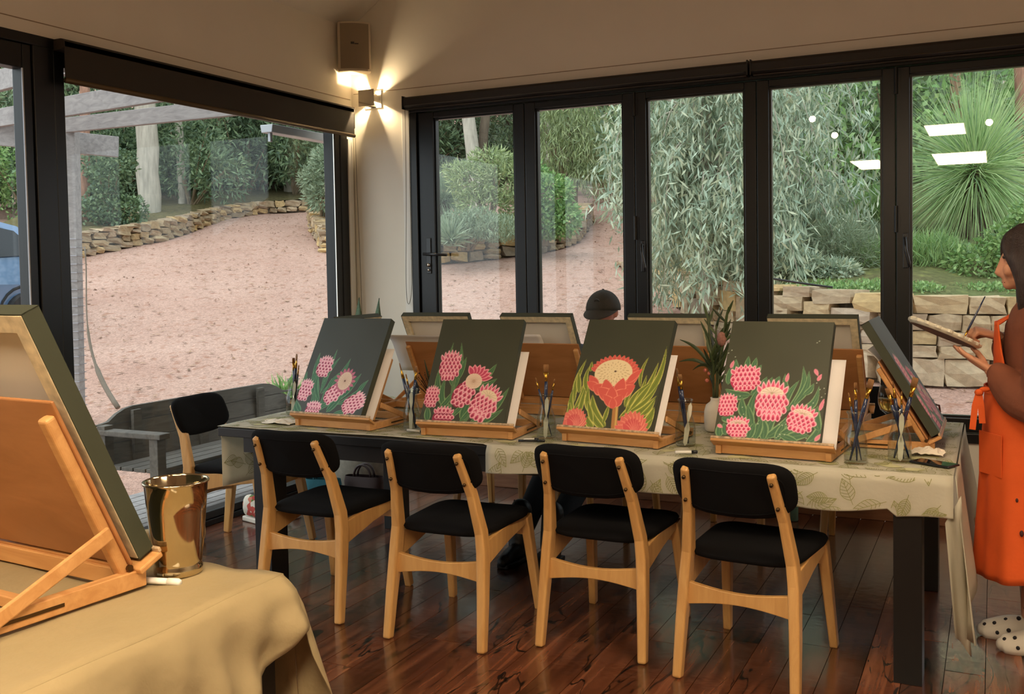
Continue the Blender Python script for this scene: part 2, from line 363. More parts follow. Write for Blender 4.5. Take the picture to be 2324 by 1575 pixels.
# ---- bifold windows on the right wall
bounds = [.56, 1.384, 2.152, 2.920, 3.705, 4.47, 5.19]
outer = tag(thing('trim_5', None, None), kind='structure')
MB().bb((WX0, -.03, WZ1-.06), (WX1, .11, WZ1+.02)).build('head_frame', frame_m, outer, bevel=.004)
MB().bb((WX0, -.03, WZ0), (WX1, .13, WZ0+.055)).build('sill_frame', frame_m, outer, bevel=.004)
MB().bb((WX0, -.03, WZ0+.055), (bounds[0]-.002, .11, WZ1-.06)).build('jamb', frame_m, outer, bevel=.004)
MB().bb((bounds[-1]+.002, -.03, WZ0+.055), (WX1, .11, WZ1-.06)).build('jamb', frame_m, outer, bevel=.004)
GZ0, GZ1 = .63, 2.54
gl = [(.697,1.293), (1.474,2.063), (2.241,2.836), (3.006,3.62), (3.79,4.385), (4.56,5.10)]
for i in range(6):
    a, b = bounds[i]+.0015, bounds[i+1]-.0015; g0, g1 = gl[i]
    w = tag(thing('window_%d' % (i+1), None, None), kind='structure')
    y0, y1 = -.012, .05
    for (q0, q1) in ((a, g0-.012), (g1+.012, b)): MB().bb((q0, y0, WZ0+.06), (q1, y1, WZ1-.064)).build('stile', frame_m, w, bevel=.005)
    MB().bb((g0-.012, y0, GZ1+.012), (g1+.012, y1, WZ1-.064)).build('rail', frame_m, w, bevel=.005)
    MB().bb((g0-.012, y0, WZ0+.06), (g1+.012, y1, GZ0-.012)).build('rail', frame_m, w, bevel=.005)
    bd = MB()
    for q in ((g0-.012, g0, GZ0-.012, GZ1+.012), (g1, g1+.012, GZ0-.012, GZ1+.012)): bd.bb((q[0], .004, q[2]), (q[1], .044, q[3]))
    for q in ((GZ0-.012, GZ0), (GZ1, GZ1+.012)): bd.bb((g0, .004, q[0]), (g1, .044, q[1]))
    bd.build('glazing_bead', frame_m, w)
    MB().bb((g0-.004, .02, GZ0-.004), (g1+.004, .026, GZ1+.004)).build('pane', glass_m, w)
    if i == 0:
        hp = MB().bb((.612, -.02, 1.47), (.65, -.012, 1.72)).build('handle_plate', simple('dark_hardware', rgb(34,35,38), .3), w, bevel=.003)
        MB().tube([(.632,-.02,1.605),(.632,-.055,1.605)], .011, 10).tube([(.61,-.055,1.608),(.80,-.06,1.598)], .0105, 10).build('lever', MATS['dark_hardware'], hp, smooth=True)
        MB().tube([(.632,-.02,1.53),(.632,-.034,1.53)], .013, 12).build('key_cylinder', chrome_m, hp, smooth=True)
        MB().tube([(.632,-.02,1.495),(.632,-.03,1.495)], .009, 12).build('key_cylinder', chrome_m, hp, smooth=True)
    if i in (2, 4):
        x0 = bounds[i]+.002
        hg = MB()
        for zz in (1.74, 2.52): 
            hg.tube([(x0, -.018, zz-.075), (x0, -.018, zz+.075)], .011, 10); hg.bb((x0-.022, -.016, zz-.07), (x0+.022, -.011, zz+.07))
        hg.build('hinge', frame_m, w)
        hp = MB().bb((x0+.035, -.02, 1.46), (x0+.062, -.012, 1.66)).build('handle_plate', MATS['dark_hardware'], w, bevel=.004)
        MB().tube([(x0+.048,-.02,1.63),(x0+.048,-.045,1.63)], .01, 10).tube([(x0+.048,-.045,1.635),(x0+.052,-.05,1.57),(x0+.07,-.05,1.49),(x0+.072,-.05,1.465)], [.008,.009,.009,.006], 8).build('lever', MATS['dark_hardware'], hp, smooth=True)
        MB().tube([(x0+.048,-.045,1.633),(x0+.048,-.05,1.633)], .004, 8).build('screw', chrome_m, hp)
# ---- full-height glazing on the left wall
lf = tag(thing('trim_6', None, None), kind='structure')
MB().bb((-.12, -5.2, LZ1-.04), (.012, -.075, LZ1+.012)).build('head_frame', frame_m, lf, bevel=.004)
MB().bb((-.14, -5.2, 0), (.012, -.075, .035)).build('sill_frame', frame_m, lf, bevel=.004)
MB().bb((-.11, -2.70, .035), (.016, -2.58, LZ1-.04)).build('post', frame_m, lf, bevel=.006)
MB().bb((-.10, -2.578, .035), (.006, -2.512, LZ1-.04)).build('post', frame_m, lf, bevel=.006)
w = tag(thing('window_7', None, None), kind='structure')
MB().bb((-.09, -.245+.012, .037), (.004, -.165, LZ1-.042)).build('stile', frame_m, w, bevel=.005)
MB().bb((-.09, -.163, .037), (.008, -.077, LZ1-.042)).build('stile', frame_m, w, bevel=.005)
MB().bb((-.09, -2.51, .037), (.004, -.233, .085)).build('rail', frame_m, w, bevel=.005)
MB().bb((-.09, -2.51, LZ1-.12), (.004, -.233, LZ1-.042)).build('rail', frame_m, w, bevel=.005)
MB().bb((-.004, -.237, .085), (.002, -.231, LZ1-.12)).build('edge_strip', chrome_m, w)
MB().bb((-.048, -2.515, .08), (-.042, -.23, LZ1-.11)).build('pane', glassl_m, w)
w = tag(thing('door_1', None, None), kind='structure')
MB().bb((-.07, -2.752, .037), (.006, -2.702, LZ1-.042)).build('stile', frame_m, w, bevel=.005)
MB().bb((-.07, -5.15, .037), (.006, -5.05, LZ1-.042)).build('stile', frame_m, w, bevel=.005)
MB().bb((-.07, -3.95, .037), (.006, -3.83, LZ1-.042)).build('stile', frame_m, w, bevel=.005)
MB().bb((-.07, -5.05, 2.50), (.006, -2.752, LZ1-.042)).build('rail', frame_m, w, bevel=.005)
MB().bb((-.07, -5.05, .037), (.006, -2.752, .14)).build('rail', frame_m, w, bevel=.005)
MB().bb((.002, -2.757, .14), (.008, -2.751, 2.5)).build('edge_strip', simple('edge_light_paint', rgb(190,195,205), .4), w)  # thin pale strip: light along the stile edge, put in as colour
MB().bb((-.04, -5.06, .13), (-.034, -2.745, 2.51)).build('pane', glassl_m, w)
# ---- roller blinds
blind_l = t = thing('roller_blind', 'dark brown roller blind hanging over the left window', 'blind', (0,-1.33,2.455))
def blind_profile(d, h):   # rounded cassette
    return [(0,0),(d*.75,0),(d,h*.2),(d,h*.75),(d*.9,h*.93),(d*.7,h),(0,h)]
MB().bb((.079, -1.24, 0.012), (.085, 1.235, .2)).build('fabric', blind_m, t)
MB().prism([(p[0], p[1]) for p in blind_profile(.085,.055)], ((.0,-1.245,.16),(1,0,0),(0,0,1),(0,1,0)), 2.485).build('cassette', blind_m, t, bevel=.003)
MB().tube([(.080,-1.24,.008),(.080,1.237,.008)], .014, 12).build('bottom_bar', simple('bronze_bar', rgb(88,72,48), .4, .3), t, smooth=True)
MB().bb((.0,1.238,.06),(.086,1.243,.21)).build('end_bracket', blindR_m, t, bevel=.003)
for j, (x0, x1, lab) in enumerate(((.49, 2.885, 'long dark blind cassette above the windows beside the corner lamp'), (2.905, 5.3, 'dark blind cassette above the windows nearest the standing painter'))):
    t = thing('blind_cassette', lab, 'blind', (x0, 0, 2.622), 0, 'blind cassettes over the folding windows')
    if j == 0: blind_r = t
    MB().prism([(-p[0], p[1]) for p in blind_profile(.095,.083)], ((0,0,0),(0,1,0),(0,0,1),(1,0,0)), x1-x0).build('housing', blindR_m, t, bevel=.003)
    MB().bb((.01,-.075,-.006),(x1-x0-.01,-.02,-.001)).build('bottom_bar', simple('blind_bar_%d' % j, rgb(56,50,40), .5), t)
    for q in (0, x1-x0): MB().bb((q-.004,-.099,-.004),(q+.004,0,.086)).build('end_cap', black_m, t)
    MB().tube([(.02,-.094,.018),(x1-x0-.02,-.094,.018)], .004, 6).build('seam', MATS['blind_bar_%d' % j], t)
cord_m = simple('cord', rgb(120,116,104), .6)
def cord(pts, par):
    MB().tube([tuple(Vector(p)-par.location) for p in pts], .0022, 6).build('cord', cord_m, par, smooth=True)
def bez(P, n=24):
    P = [np.array(p, float) for p in P]; out = []
    for k in range(n+1):
        t = k/n; Q = P
        while len(Q) > 1: Q = [Q[i]*(1-t)+Q[i+1]*t for i in range(len(Q)-1)]
        out.append(tuple(Q[0]))
    return out
cord([(.05,-.035,2.46)]+bez([(.05,-.035,2.3),(.06,-.03,1.4),(.1,-.03,.75),(.0+.03,-.035,.95),(.035,-.04,1.3)])+[(.035,-.04,2.46)], blind_l)
cord([(.475,-.04,2.62)]+bez([(.475,-.04,2.3),(.47,-.04,1.7),(.44,-.03,1.3),(.42,-.03,1.15),(.5,-.03,1.2),(.50,-.035,1.45)])+[(.505,-.04,2.62)], blind_r)
# ---- loudspeaker in the corner
t = thing('loudspeaker', 'white wall loudspeaker tilted in the upper corner above the lamp', 'speaker', (.115,-.12,2.905), math.radians(38))
spk_m = simple('speaker_shell', rgb(205,190,165), .6)
pro = [(-.115,.03),(-.115,-.035),(-.09,-.055),(-.04,-.068),(.0,-.071),(.04,-.068),(.09,-.055),(.115,-.035),(.115,.03),(.06,.09),(-.06,.09)]
MB().prism(pro, ((0,0,0),(1,0,0),(0,1,0),(0,0,1)), .345).build('cabinet', spk_m, t, bevel=.006)
P = [[(x, -.036-.042*math.cos(x/.115*1.3)+.0, z) for z in np.linspace(.015,.33,6)] for x in np.linspace(-.1,.1,13)]
MB().grid(P).build('grille', simple('speaker_grille', rgb(148,132,108), .8, bump=.3, bscale=900), t, smooth=True)
MB().bb((-.028,-.082,.185),(-.004,-.0775,.199)).bb((0,-.081,.183),(.026,-.0775,.19)).build('logo', simple('logo_grey', rgb(52,44,36), .5), t)
MB().tube([(0,.05,.34),(.0,.1,.37),(0,.12,.4)], .014, 8).build('bracket', spk_m, t)
# ---- corner wall lamp throwing four beams
SC = Vector((.195, 0, 2.722))
t = thing('wall_lamp', 'chrome cube wall lamp throwing four beams in the corner', 'lamp', SC)
MB().bb((-.068,-.012,-.062),(.068,0,.062)).build('back_plate', white_m, t, bevel=.003)
MB().bb((-.066,-.104,-.058),(.066,-.098,.058)).build('front_cover', chrome_m, t, bevel=.002)
def wedge(a0, a1, r0, r1):
    n = 5; A = [a0+(a1-a0)*k/n for k in range(n+1)]
    return [(r0*math.cos(a), r0*math.sin(a)) for a in A] + [(r1*math.cos(a), r1*math.sin(a)) for a in reversed(A)]
for k, (c0, hw) in enumerate(((90, 21), (270, 24), (0, 29), (180, 31))):
    b = MB().prism(wedge(math.radians(c0-hw), math.radians(c0+hw), .022, .06), ((0,-.098,0),(1,0,0),(0,0,1),(0,1,0)), .087)
    b.build('beam_shutter', chrome_m if k > 1 else simple('lamp_inner_%d' % k, rgb(70,55,38), .35, .6), t)
ld = bpy.data.lights.new('lamp_bulb', 'POINT'); ld.energy = 14.0; ld.color = (1, .76, .46); ld.shadow_soft_size = .006
lo = bpy.data.objects.new('bulb', ld); COL.objects.link(lo); lo.parent = t; lo.location = (0, -.062, 0)
# ---- ceiling light panels and pendants that light the room (their reflections show in the glass)
pan_m = emit('panel_light', (1.0, .79, .54), 34.0)
for k, (x, y, sx, sy, lab) in enumerate(((3.87,-6.05,.52,1.35,'square warm light panel hung over the rear of the room'), (3.83,-3.3,.3,.75,'small warm light panel hung over the middle of the room'), (2.9,-6.2,.3,1.1,'narrow warm light panel hung near the left wall'), (6.6,-4.6,.5,1.4,'warm light panel hung over the right side of the room'))):
    t = thing('light_panel', lab, 'light', (x, y, 2.62), 0, 'hanging light panels')
    MB().bb((-sx/2,-sy/2,0),(sx/2,sy/2,.006)).build('diffuser', pan_m, t)
    MB().bb((-sx/2-.012,-sy/2-.012,.006),(sx/2+.012,sy/2+.012,.03)).build('housing', white_m, t)
    MB().tube([(0,0,.03),(0,0,zc(x)-2.62)], .004, 6).build('cable', black_m, t)
bulb_m = emit('pendant_bulb', (1.0,.74,.46), 80.0)
for k, (x, y, z) in enumerate(((2.447,-5.0,3.04),(2.677,-5.0,2.85),(4.16,-5.0,2.87),(1.6,-7.0,2.7),(5.6,-3.2,2.75))):
    t = thing('pendant_lamp', ['bare bulb pendant highest in the middle row','bare bulb pendant low in the middle row','bare bulb pendant above the camera','bare bulb pendant over the front table','bare bulb pendant by the right wall'][k], 'lamp', (x,y,z), 0, 'bare bulb pendants')
    MB().sphere((0,0,0), .035, 14, 10).build('bulb', bulb_m, t, smooth=True)
    MB().tube([(0,0,.03),(0,0,.08)], .018, 10).build('socket', black_m, t)
    MB().tube([(0,0,.08),(0,0,zc(x)-z)], .003, 6).build('cable', black_m, t)
# ================================================================== OUTSIDE: ground, walls, bush
def groundmat(name, c1, c2, c3, sc=60, bump=.5):
    m, nt, p = nodes_of(name); L = nt.links.new; g = nt.nodes.new('ShaderNodeNewGeometry')
    v = nt.nodes.new('ShaderNodeTexVoronoi'); v.inputs['Scale'].default_value = sc; L(g.outputs['Position'], v.inputs['Vector'])
    n = nt.nodes.new('ShaderNodeTexNoise'); n.inputs['Scale'].default_value = .6; n.inputs['Detail'].default_value = 6; L(g.outputs['Position'], n.inputs['Vector'])
    n2 = nt.nodes.new('ShaderNodeTexNoise'); n2.inputs['Scale'].default_value = 9; n2.inputs['Detail'].default_value = 8; L(g.outputs['Position'], n2.inputs['Vector'])
    r = ramp(nt, [(.3, c1), (.7, c2)]); L(n.outputs['Fac'], r.inputs[0])
    r2 = ramp(nt, [(.0, (.55,.55,.55,1)), (.55, (1,1,1,1)), (1, (1.3,1.3,1.3,1))]); L(v.outputs['Color'], r2.inputs[0])
    mx = nt.nodes.new('ShaderNodeMixRGB'); mx.blend_type = 'MULTIPLY'; mx.inputs[0].default_value = .75; L(r.outputs[0], mx.inputs[1]); L(r2.outputs[0], mx.inputs[2])
    r3 = ramp(nt, [(.56, (0,0,0,1)), (.7, (1,1,1,1))]); L(n2.outputs['Fac'], r3.inputs[0])
    mx2 = nt.nodes.new('ShaderNodeMixRGB'); L(r3.outputs[0], mx2.inputs[0]); L(mx.outputs[0], mx2.inputs[1]); mx2.inputs[2].default_value = c3
    L(mx2.outputs[0], p.inputs['Base Color']); p.inputs['Roughness'].default_value = .95; p.inputs['Specular IOR Level'].default_value = .2
    b = nt.nodes.new('ShaderNodeBump'); b.inputs['Strength'].default_value = bump; b.inputs['Distance'].default_value = .02; L(v.outputs['Distance'], b.inputs['Height']); L(b.outputs[0], p.inputs['Normal'])
    return m
gravel_m = groundmat('red_gravel', rgb(174,139,124), rgb(188,155,140), rgb(158,118,100), 55)
litter_m = groundmat('leaf_litter', rgb(92,82,58), rgb(112,104,66), rgb(66,70,42), 30)
soil_m = groundmat('garden_soil', rgb(96,84,60), rgb(92,104,62), rgb(120,124,72), 24)
def strip_grid(xs, ys, zf):
    X, Y = np.meshgrid(xs, ys, indexing='ij'); Z = zf(X, Y); V = np.stack([X, Y, Z], -1).reshape(-1, 3)
    a, b = len(xs), len(ys); i, j = np.meshgrid(np.arange(a-1), np.arange(b-1), indexing='ij'); k = (i*b+j).ravel()
    return V, np.stack([k, k+b, k+b+1, k+1], 1)
def gfull(X, Y):
    u = NU[0]*(X-CAMPOS[0]) + NU[1]*(Y-CAMPOS[1]); k = np.clip(u-7.6, 0, None)
    return -0.12 + 0.178*k - 0.05*np.clip(u-27, 0, None) + .45*np.clip(u-40, 0, None)
V, F = strip_grid(np.concatenate([np.linspace(-60, -20, 30), np.linspace(-19, 14, 60), np.linspace(15, 60, 20)]), np.concatenate([np.linspace(-14, 20, 60), np.linspace(21, 75, 34)]), gfull)
V[:, 2] += .03*np.sin(V[:, 0]*1.7)*np.cos(V[:, 1]*1.3)*(V[:, 2] > .3)
tag(np_mesh('gravel_drive', V, F, gravel_m, smooth=True), kind='structure')
# ---- fallen leaves and bark on the drive
_n = 9000; _px = rng.uniform(-40, 26, _n*6); _py = rng.uniform(-8, 30, _n*6); _u = NU[0]*(_px-CAMPOS[0])+NU[1]*(_py-CAMPOS[1]); _k = (_u > 8.2) & (_u < 27) & (np.abs(_px-_py*-.48) < 13); _px, _py = _px[_k][:_n], _py[_k][:_n]; _n = len(_px)
_a = rng.uniform(0, 6.28, _n); _l = rng.uniform(.02, .06, _n); _w = _l*rng.uniform(.12, .35, _n); _d = np.stack([np.cos(_a), np.sin(_a), 0*_a], 1); _s = np.stack([-np.sin(_a), np.cos(_a), 0*_a], 1)
_c = np.stack([_px, _py, gfull(_px, _py)+.03*np.sin(_px*1.7)*np.cos(_py*1.3)*(gfull(_px, _py) > .3)+.012], 1)
_V = np.stack([_c-_d*_l[:, None], _c+_s*_w[:, None], _c+_d*_l[:, None]+np.array([0,0,.012]), _c-_s*_w[:, None]], 1).reshape(-1, 3); _q = np.arange(_n)*4
tag(np_mesh('leaf_litter', _V, np.stack([_q, _q+1, _q+2, _q+3], 1), leafmat('dry_leaf', [rgb(96,70,50), rgb(140,108,80), rgb(176,142,110), rgb(110,84,64)], trans=.1)), 'fallen dry leaves and bark scattered on the gravel drive', 'leaves', kind='stuff')
# ---- stones
def stone_mesh(k, rough):
    r = random.Random(k); bm = bmesh.new(); bmesh.ops.create_cube(bm, size=1.0)
    bmesh.ops.subdivide_edges(bm, edges=bm.edges[:], cuts=1, use_grid_fill=True)
    for v in bm.verts:
        c = v.co; n = c.normalized()*.5; f = .42*rough; v.co = c.lerp(n*1.12, f) + Vector([r.uniform(-1, 1)*.07*(.5+rough) for _ in range(3)])
    me = bpy.data.meshes.new('stone'); bm.to_mesh(me); bm.free(); me.materials.append(None); return me
def masonry(name, label, group, path, ztops, wr_, hr_, depth, mat, rough, back_m, tilt=1.0):
    P = [Vector((p[0], p[1], 0)) for p in path]; zb = [p[2] for p in path]; seg = [(P[i+1]-P[i]).length for i in range(len(P)-1)]; tot = sum(seg)
    def ev(s):
        i = 0
        while i < len(seg)-1 and s > seg[i]: s -= seg[i]; i += 1
        t = min(1, s/seg[i]); return P[i].lerp(P[i+1], t), zb[i]*(1-t)+zb[i+1]*t, ztops[i]*(1-t)+ztops[i+1]*t, (P[i+1]-P[i]).normalized()
    root = thing(name, label, 'wall', (P[0].x, P[0].y, zb[0]), 0, group)
    vs = [stone_mesh(k*13+len(path), rough) for k in range(10)]
    for q in vs: q.materials[0] = mat
    org = Vector((P[0].x, P[0].y, zb[0])); bk = MB(); n = 40; rows = []
    for k in range(n+1):
        p, b0, t0, d = ev(tot*k/n); nn = Vector((-d.y, d.x, 0)); rows.append([tuple(p+nn*o+Vector((0,0,z))-org) for o, z in ((-depth*.1, b0-.3), (-depth*.1, t0-.05), (depth*.6, t0-.05), (depth*.6, b0-.3))])
    bk.grid(rows); bk.build('mortar_core', back_m, root)
    cnt = 0; lev = 0.0; course = 0
    maxh = max(t-b for t, b in zip(ztops, zb))
    while lev < maxh-.04 and cnt < 300:
        h = random.uniform(*hr_)
        s = -random.uniform(0, wr_[0])
        while s < tot and cnt < 300:
            w = random.uniform(*wr_)
            p, b0, t0, d = ev(max(0, min(tot, s+w/2))); room = t0-b0-lev
            if room > .05:
                hh = min(h, room) if room < h*1.6 else h
                if room-hh < .06: hh = room
                hh *= 1.0
                parts = [(0, hh)] if hh < hr_[1]*.75 or random.random() < .7 else [(0, hh*.48), (hh*.48, hh*.52)]
                for z0, zh in parts:
                    o = bpy.data.objects.new('stone', random.choice(vs)); COL.objects.link(o); o.parent = root
                    o.location = p - org + Vector((0, 0, b0+lev+z0+zh/2)) + Vector((-d.y, d.x, 0))*random.uniform(-.03, .03)*rough*tilt
                    o.scale = (w*.985, depth*random.uniform(.9, 1.1), zh*.97)
                    a = math.atan2(d.y, d.x); o.rotation_euler = (random.uniform(-.06, .06)*rough*tilt, random.uniform(-.09, .09)*rough*tilt, a+random.uniform(-.1, .1)*rough*tilt+random.choice((0, math.pi))); cnt += 1
            s += w
        lev += h; course += 1
    return root
sand_m = randmat('sandstone', [rgb(188,168,136), rgb(170,150,122), rgb(196,168,116), rgb(166,148,130), rgb(202,182,150), rgb(154,138,120)], noise=.22, nscale=5)
field_m = randmat('field_stone', [rgb(176,152,116), rgb(150,132,106), rgb(198,166,112), rgb(140,124,104), rgb(186,160,128)], noise=.25, nscale=5)
mort_m = simple('mortar', rgb(92,80,62), .95, noise=.2, nscale=10)
lw = [ground_at(*p) for p in ((-260,660),(40,612),(178,583),(274,564),(356,548),(439,521),(503,500),(594,484),(731,478),(860,474))]
masonry('stone_wall', 'long low dry stone wall at the far edge of the drive', 'garden stone walls', lw, [p[2]+h for p, h in zip(lw, (.45,.45,.46,.44,.42,.36,.34,.3,.28,.28))], (.2,.42), (.11,.2), .34, field_m, .9, mort_m)
isl = [ground_at(*p) for p in ((1330,505),(1310,535),(1297,551),(1227,575),(1169,582),(1100,590),(998,598),(870,592),(750,572),(715,520),(760,490))][::-1]
masonry('stone_wall', 'rubble stone edge curving around the island garden bed', 'garden stone walls', isl, [p[2]+.42 for p in isl], (.2,.45), (.12,.22), .32, field_m, .9, mort_m)
rw_px = ((1395,590),(1480,633),(1578,713),(1700,770),(1800,815),(2010,870),(2180,875),(2324,880),(2700,892))
rw = [ground_at(*p) for p in rw_px]; rtop = [1.6, 1.52, 1.36, 1.30, 1.26, 1.19, 1.15, 1.14, 1.12]
masonry('stone_wall', 'squared sandstone retaining wall outside the right windows', 'garden stone walls', rw, rtop, (.22,.55), (.15,.28), .3, sand_m, .3, mort_m, .3)
# ---- garden beds and bush floor behind the walls
def bed(name, path, ztops, away, length, rise, mat, n=14):
    rows = []
    for p, zt in zip(path, ztops):
        rows.append([(p[0]+away[0]*(.12+length*t), p[1]+away[1]*(.12+length*t), zt-.06+rise*length*t+.05*math.sin(9*t+p[0])) for t in np.linspace(0, 1, n)])
    tag(MB().grid(rows).build(name, mat, smooth=True), kind='structure')
bed('bush_floor', lw, [p[2]+.34 for p in lw], (-.55,.83), 30, .2, litter_m)
bed('garden_bed', rw, rtop, (.12,.99), 12, .22, soil_m)
ci = np.mean(isl, axis=0)
rows = [[(ci[0]+(p[0]-ci[0])*t, ci[1]+(p[1]-ci[1])*t, p[2]*t+(ci[2]+.15)*(1-t)+.34+.0*t) for t in (1.0,.8,.55,.3,.02)] for p in isl]
tag(MB().grid(rows).build('island_bed', soil_m, smooth=True), kind='structure')
# ---- foliage
def unit(a): return a/np.maximum(np.linalg.norm(a, axis=-1, keepdims=True), 1e-9)
def leaf_quads(C, D, L, Wd):
    n = len(C); Rn = rng.normal(size=(n, 3)); Sd = unit(np.cross(D, Rn)); L = np.broadcast_to(np.asarray(L, float), (n,))[:, None]; Wd = np.broadcast_to(np.asarray(Wd, float), (n,))[:, None]
    V = np.stack([C, C+D*L*.45+Sd*Wd, C+D*L, C+D*L*.45-Sd*Wd], 1).reshape(-1, 3); k = np.arange(n)*4
    return V, np.stack([k, k+1, k+2, k+3], 1)
def merge(parts):
    Vs, Fs, o = [], [], 0
    for V, F in parts: Vs.append(V); Fs.append(F+o); o += len(V)
    return np.concatenate(Vs), np.concatenate(Fs)
def cloud(blobs, n, L, Wd, mode='rand', shell=.55, jit=.5):
    """blobs: list of (cx,cy,cz,rx,ry,rz); n leaves over all"""
    B = np.array(blobs, float); w = (B[:, 3]*B[:, 4]*B[:, 5])**(2/3); idx = rng.choice(len(B), n, p=w/w.sum())
    d = unit(rng.normal(size=(n, 3))); r = shell+(1-shell)*rng.random(n)[:, None]**.7
    C = B[idx, :3] + d*r*B[idx, 3:6]
    if mode == 'droop': D = unit(np.array([0, 0, -1.0])+jit*rng.normal(size=(n, 3)))
    elif mode == 'up': D = unit(np.array([0, 0, 1.0])+jit*rng.normal(size=(n, 3)))
    elif mode == 'out': D = unit(d+jit*rng.normal(size=(n, 3)))
    else: D = unit(rng.normal(size=(n, 3)))
    return leaf_quads(C, D, L*rng.uniform(.6, 1.2, n), Wd*rng.uniform(.7, 1.2, n))
lf_dark = leafmat('bush_leaf', [rgb(70,92,64), rgb(98,122,84), rgb(124,144,104), rgb(84,108,86)], trans=.2)
lf_green = leafmat('fresh_leaf', [rgb(106,148,84), rgb(138,174,106), rgb(160,188,122), rgb(118,154,110)], trans=.25)
lf_grey = leafmat('gum_leaf', [rgb(150,172,150), rgb(182,198,176), rgb(132,156,134), rgb(200,208,180), rgb(168,176,144)], trans=.2)
lf_blue = leafmat('blue_green_leaf', [rgb(118,138,112), rgb(150,166,138), rgb(132,150,118)], trans=.2)
lf_olive = leafmat('wattle_leaf', [rgb(142,160,110), rgb(172,188,132), rgb(124,142,108), rgb(184,194,148)], trans=.2)
lf_xan = leafmat('grass_tree_blade', [rgb(130,168,110), rgb(166,196,132), rgb(194,214,158), rgb(120,152,118)], trans=.25)
bark_p = simple('pale_bark', rgb(178,170,156), .9, noise=.22, nscale=5, bump=.6, bscale=14, stretch=(3,3,.6))
bark_r = simple('red_bark', rgb(150,112,92), .9, noise=.3, nscale=9, bump=.9, bscale=22, stretch=(3,3,.5))
bark_d = simple('dark_bark', rgb(96,84,70), .9, noise=.3, nscale=7, bump=.6, bscale=16, stretch=(3,3,.6))
twig_m = simple('twig', rgb(126,108,84), .9)
def trunk_mb(pts, r0, r1, n=10, mb=None, wob=.02):
    k = 10; P = bez(pts, k); mb = mb or MB()
    P = [tuple(np.array(p)+np.array([random.uniform(-1,1)*wob, random.uniform(-1,1)*wob, 0])*(0 < i < k)) for i, p in enumerate(P)]
    return mb.tube(P, [r0+(r1-r0)*i/k for i in range(k+1)], n)
def forest_tree(kind):
    """prototype about 9 m tall at origin: trunk + branches + crown"""
    root = thing('bush_tree', 'x', 'tree'); h = [9, 10, 8, 11][kind]; mb = MB(); trunk_mb([(0,0,-.3),(.2,.1,h*.3),(-.2,.2,h*.6),(.1,0,h)], [.16,.11,.13,.2][kind], .05, 8, mb)
    bl = []
    for k in range(7):
        a = k*2.4; z = h*(.25+.1*k); rr = random.uniform(.8, 1.7); tip = (rr*math.cos(a), rr*math.sin(a), z+random.uniform(.3, 1.0)); mb.tube([(0,0,z-.3), ((tip[0])*.5, tip[1]*.5, z+.1), tip], [.05,.035,.015], 6)
        bl.append((tip[0], tip[1], tip[2], random.uniform(.8,1.3), random.uniform(.8,1.3), random.uniform(.6,1.0)))
    bl += [(0,0,h*.75,1.4,1.4,1.5), (0,0,h*.95,1.1,1.1,1.0), (.4,-.3,h*.45,1.2,1.2,.9), (-.3,.2,h*.22,1.3,1.3,.9)]
    mb.build('trunk', [bark_d, bark_p, bark_r, bark_p][kind], root, smooth=True)
    V, F = cloud(bl, 5200, .26, .032, 'droop' if kind % 2 else 'rand', .3, .8); np_mesh('crown', V, F, [lf_dark, lf_dark, lf_olive, lf_dark][kind], root)
    return root
protos = [forest_tree(k) for k in range(4)]
fk = ['dense dark green tree', 'slender pale barked tree', 'olive red trunked tree', 'tall pale trunked tree']
PANES = [(-999,75,'the glass door'),(75,800,'the big left window'),(800,1190,'the first folding window'),(1190,1440,'the second folding window'),(1440,1720,'the third folding window'),(1720,2035,'the fourth folding window'),(2035,9999,'the fifth folding window')]
ORD = ['first','second','third','fourth','fifth','sixth','seventh','eighth','ninth','tenth','eleventh','twelfth','thirteenth','fourteenth','fifteenth','sixteenth']
LABC = {}
def pane_label(desc, px):
    pn_ = [q[2] for q in PANES if q[0] <= px < q[1]][0]; k = LABC.get((desc, pn_), 0); LABC[(desc, pn_)] = k+1
    return '%s behind %s, %s of its kind from left' % (desc, pn_, ORD[k])
used = [False]*4
spots = []
for px in range(-110, 2480, 96):
    for row, u in enumerate((29, 37)):
        spots.append((px+random.uniform(-35, 35)+48*row, u+random.uniform(-2.5, 2.5)))
for i, (px, u) in enumerate(sorted(spots)):
    k = random.choice((0, 0, 1, 2, 3)); p = at_depth(px, 610, u); p[2] = float(gfull(np.array(p[0]), np.array(p[1])))
    if 1325 < px < 1440 and u < 33: continue
    s = random.uniform(.85, 1.25); o = protos[k] if not used[k] else dup(protos[k]); used[k] = True
    o.location = (p[0], p[1], p[2]-.1); o.rotation_euler = (0, 0, random.uniform(0, 6.28)); o.scale = (s, s, s*random.uniform(.9, 1.15)); tag(o, pane_label(fk[k], px), 'tree', 'bush trees behind the drive')
# undergrowth
def bush(name, label, loc, blobs, n, L, Wd, mat, mode='out', stems=6, group=None, jit=.5, cat='shrub', shell=.5):
    root = thing(name, label, cat, loc, random.uniform(0, 6.28) if group else 0, group); mb = MB()
    for k in range(stems):
        b = blobs[k % len(blobs)]; mb.tube(bez([(random.uniform(-.08,.08), random.uniform(-.08,.08), -.1), (b[0]*.3, b[1]*.3, b[2]*.5), (b[0]+random.uniform(-.4,.4)*b[3], b[1]+random.uniform(-.4,.4)*b[4], b[2]+.3*b[5])], 5), [.03,.027,.022,.018,.012,.006], 5)
    mb.build('stem', twig_m, root, smooth=True)
    V, F = cloud(blobs, n, L, Wd, mode, shell, jit); np_mesh('foliage', V, F, mat, root); return root
def rblobs(n, rad, h, sz): return [(random.uniform(-rad,rad), random.uniform(-rad,rad), random.uniform(.2,.9)*h, sz*random.uniform(.7,1.2), sz*random.uniform(.7,1.2), sz*random.uniform(.6,1.1)) for _ in range(n)]
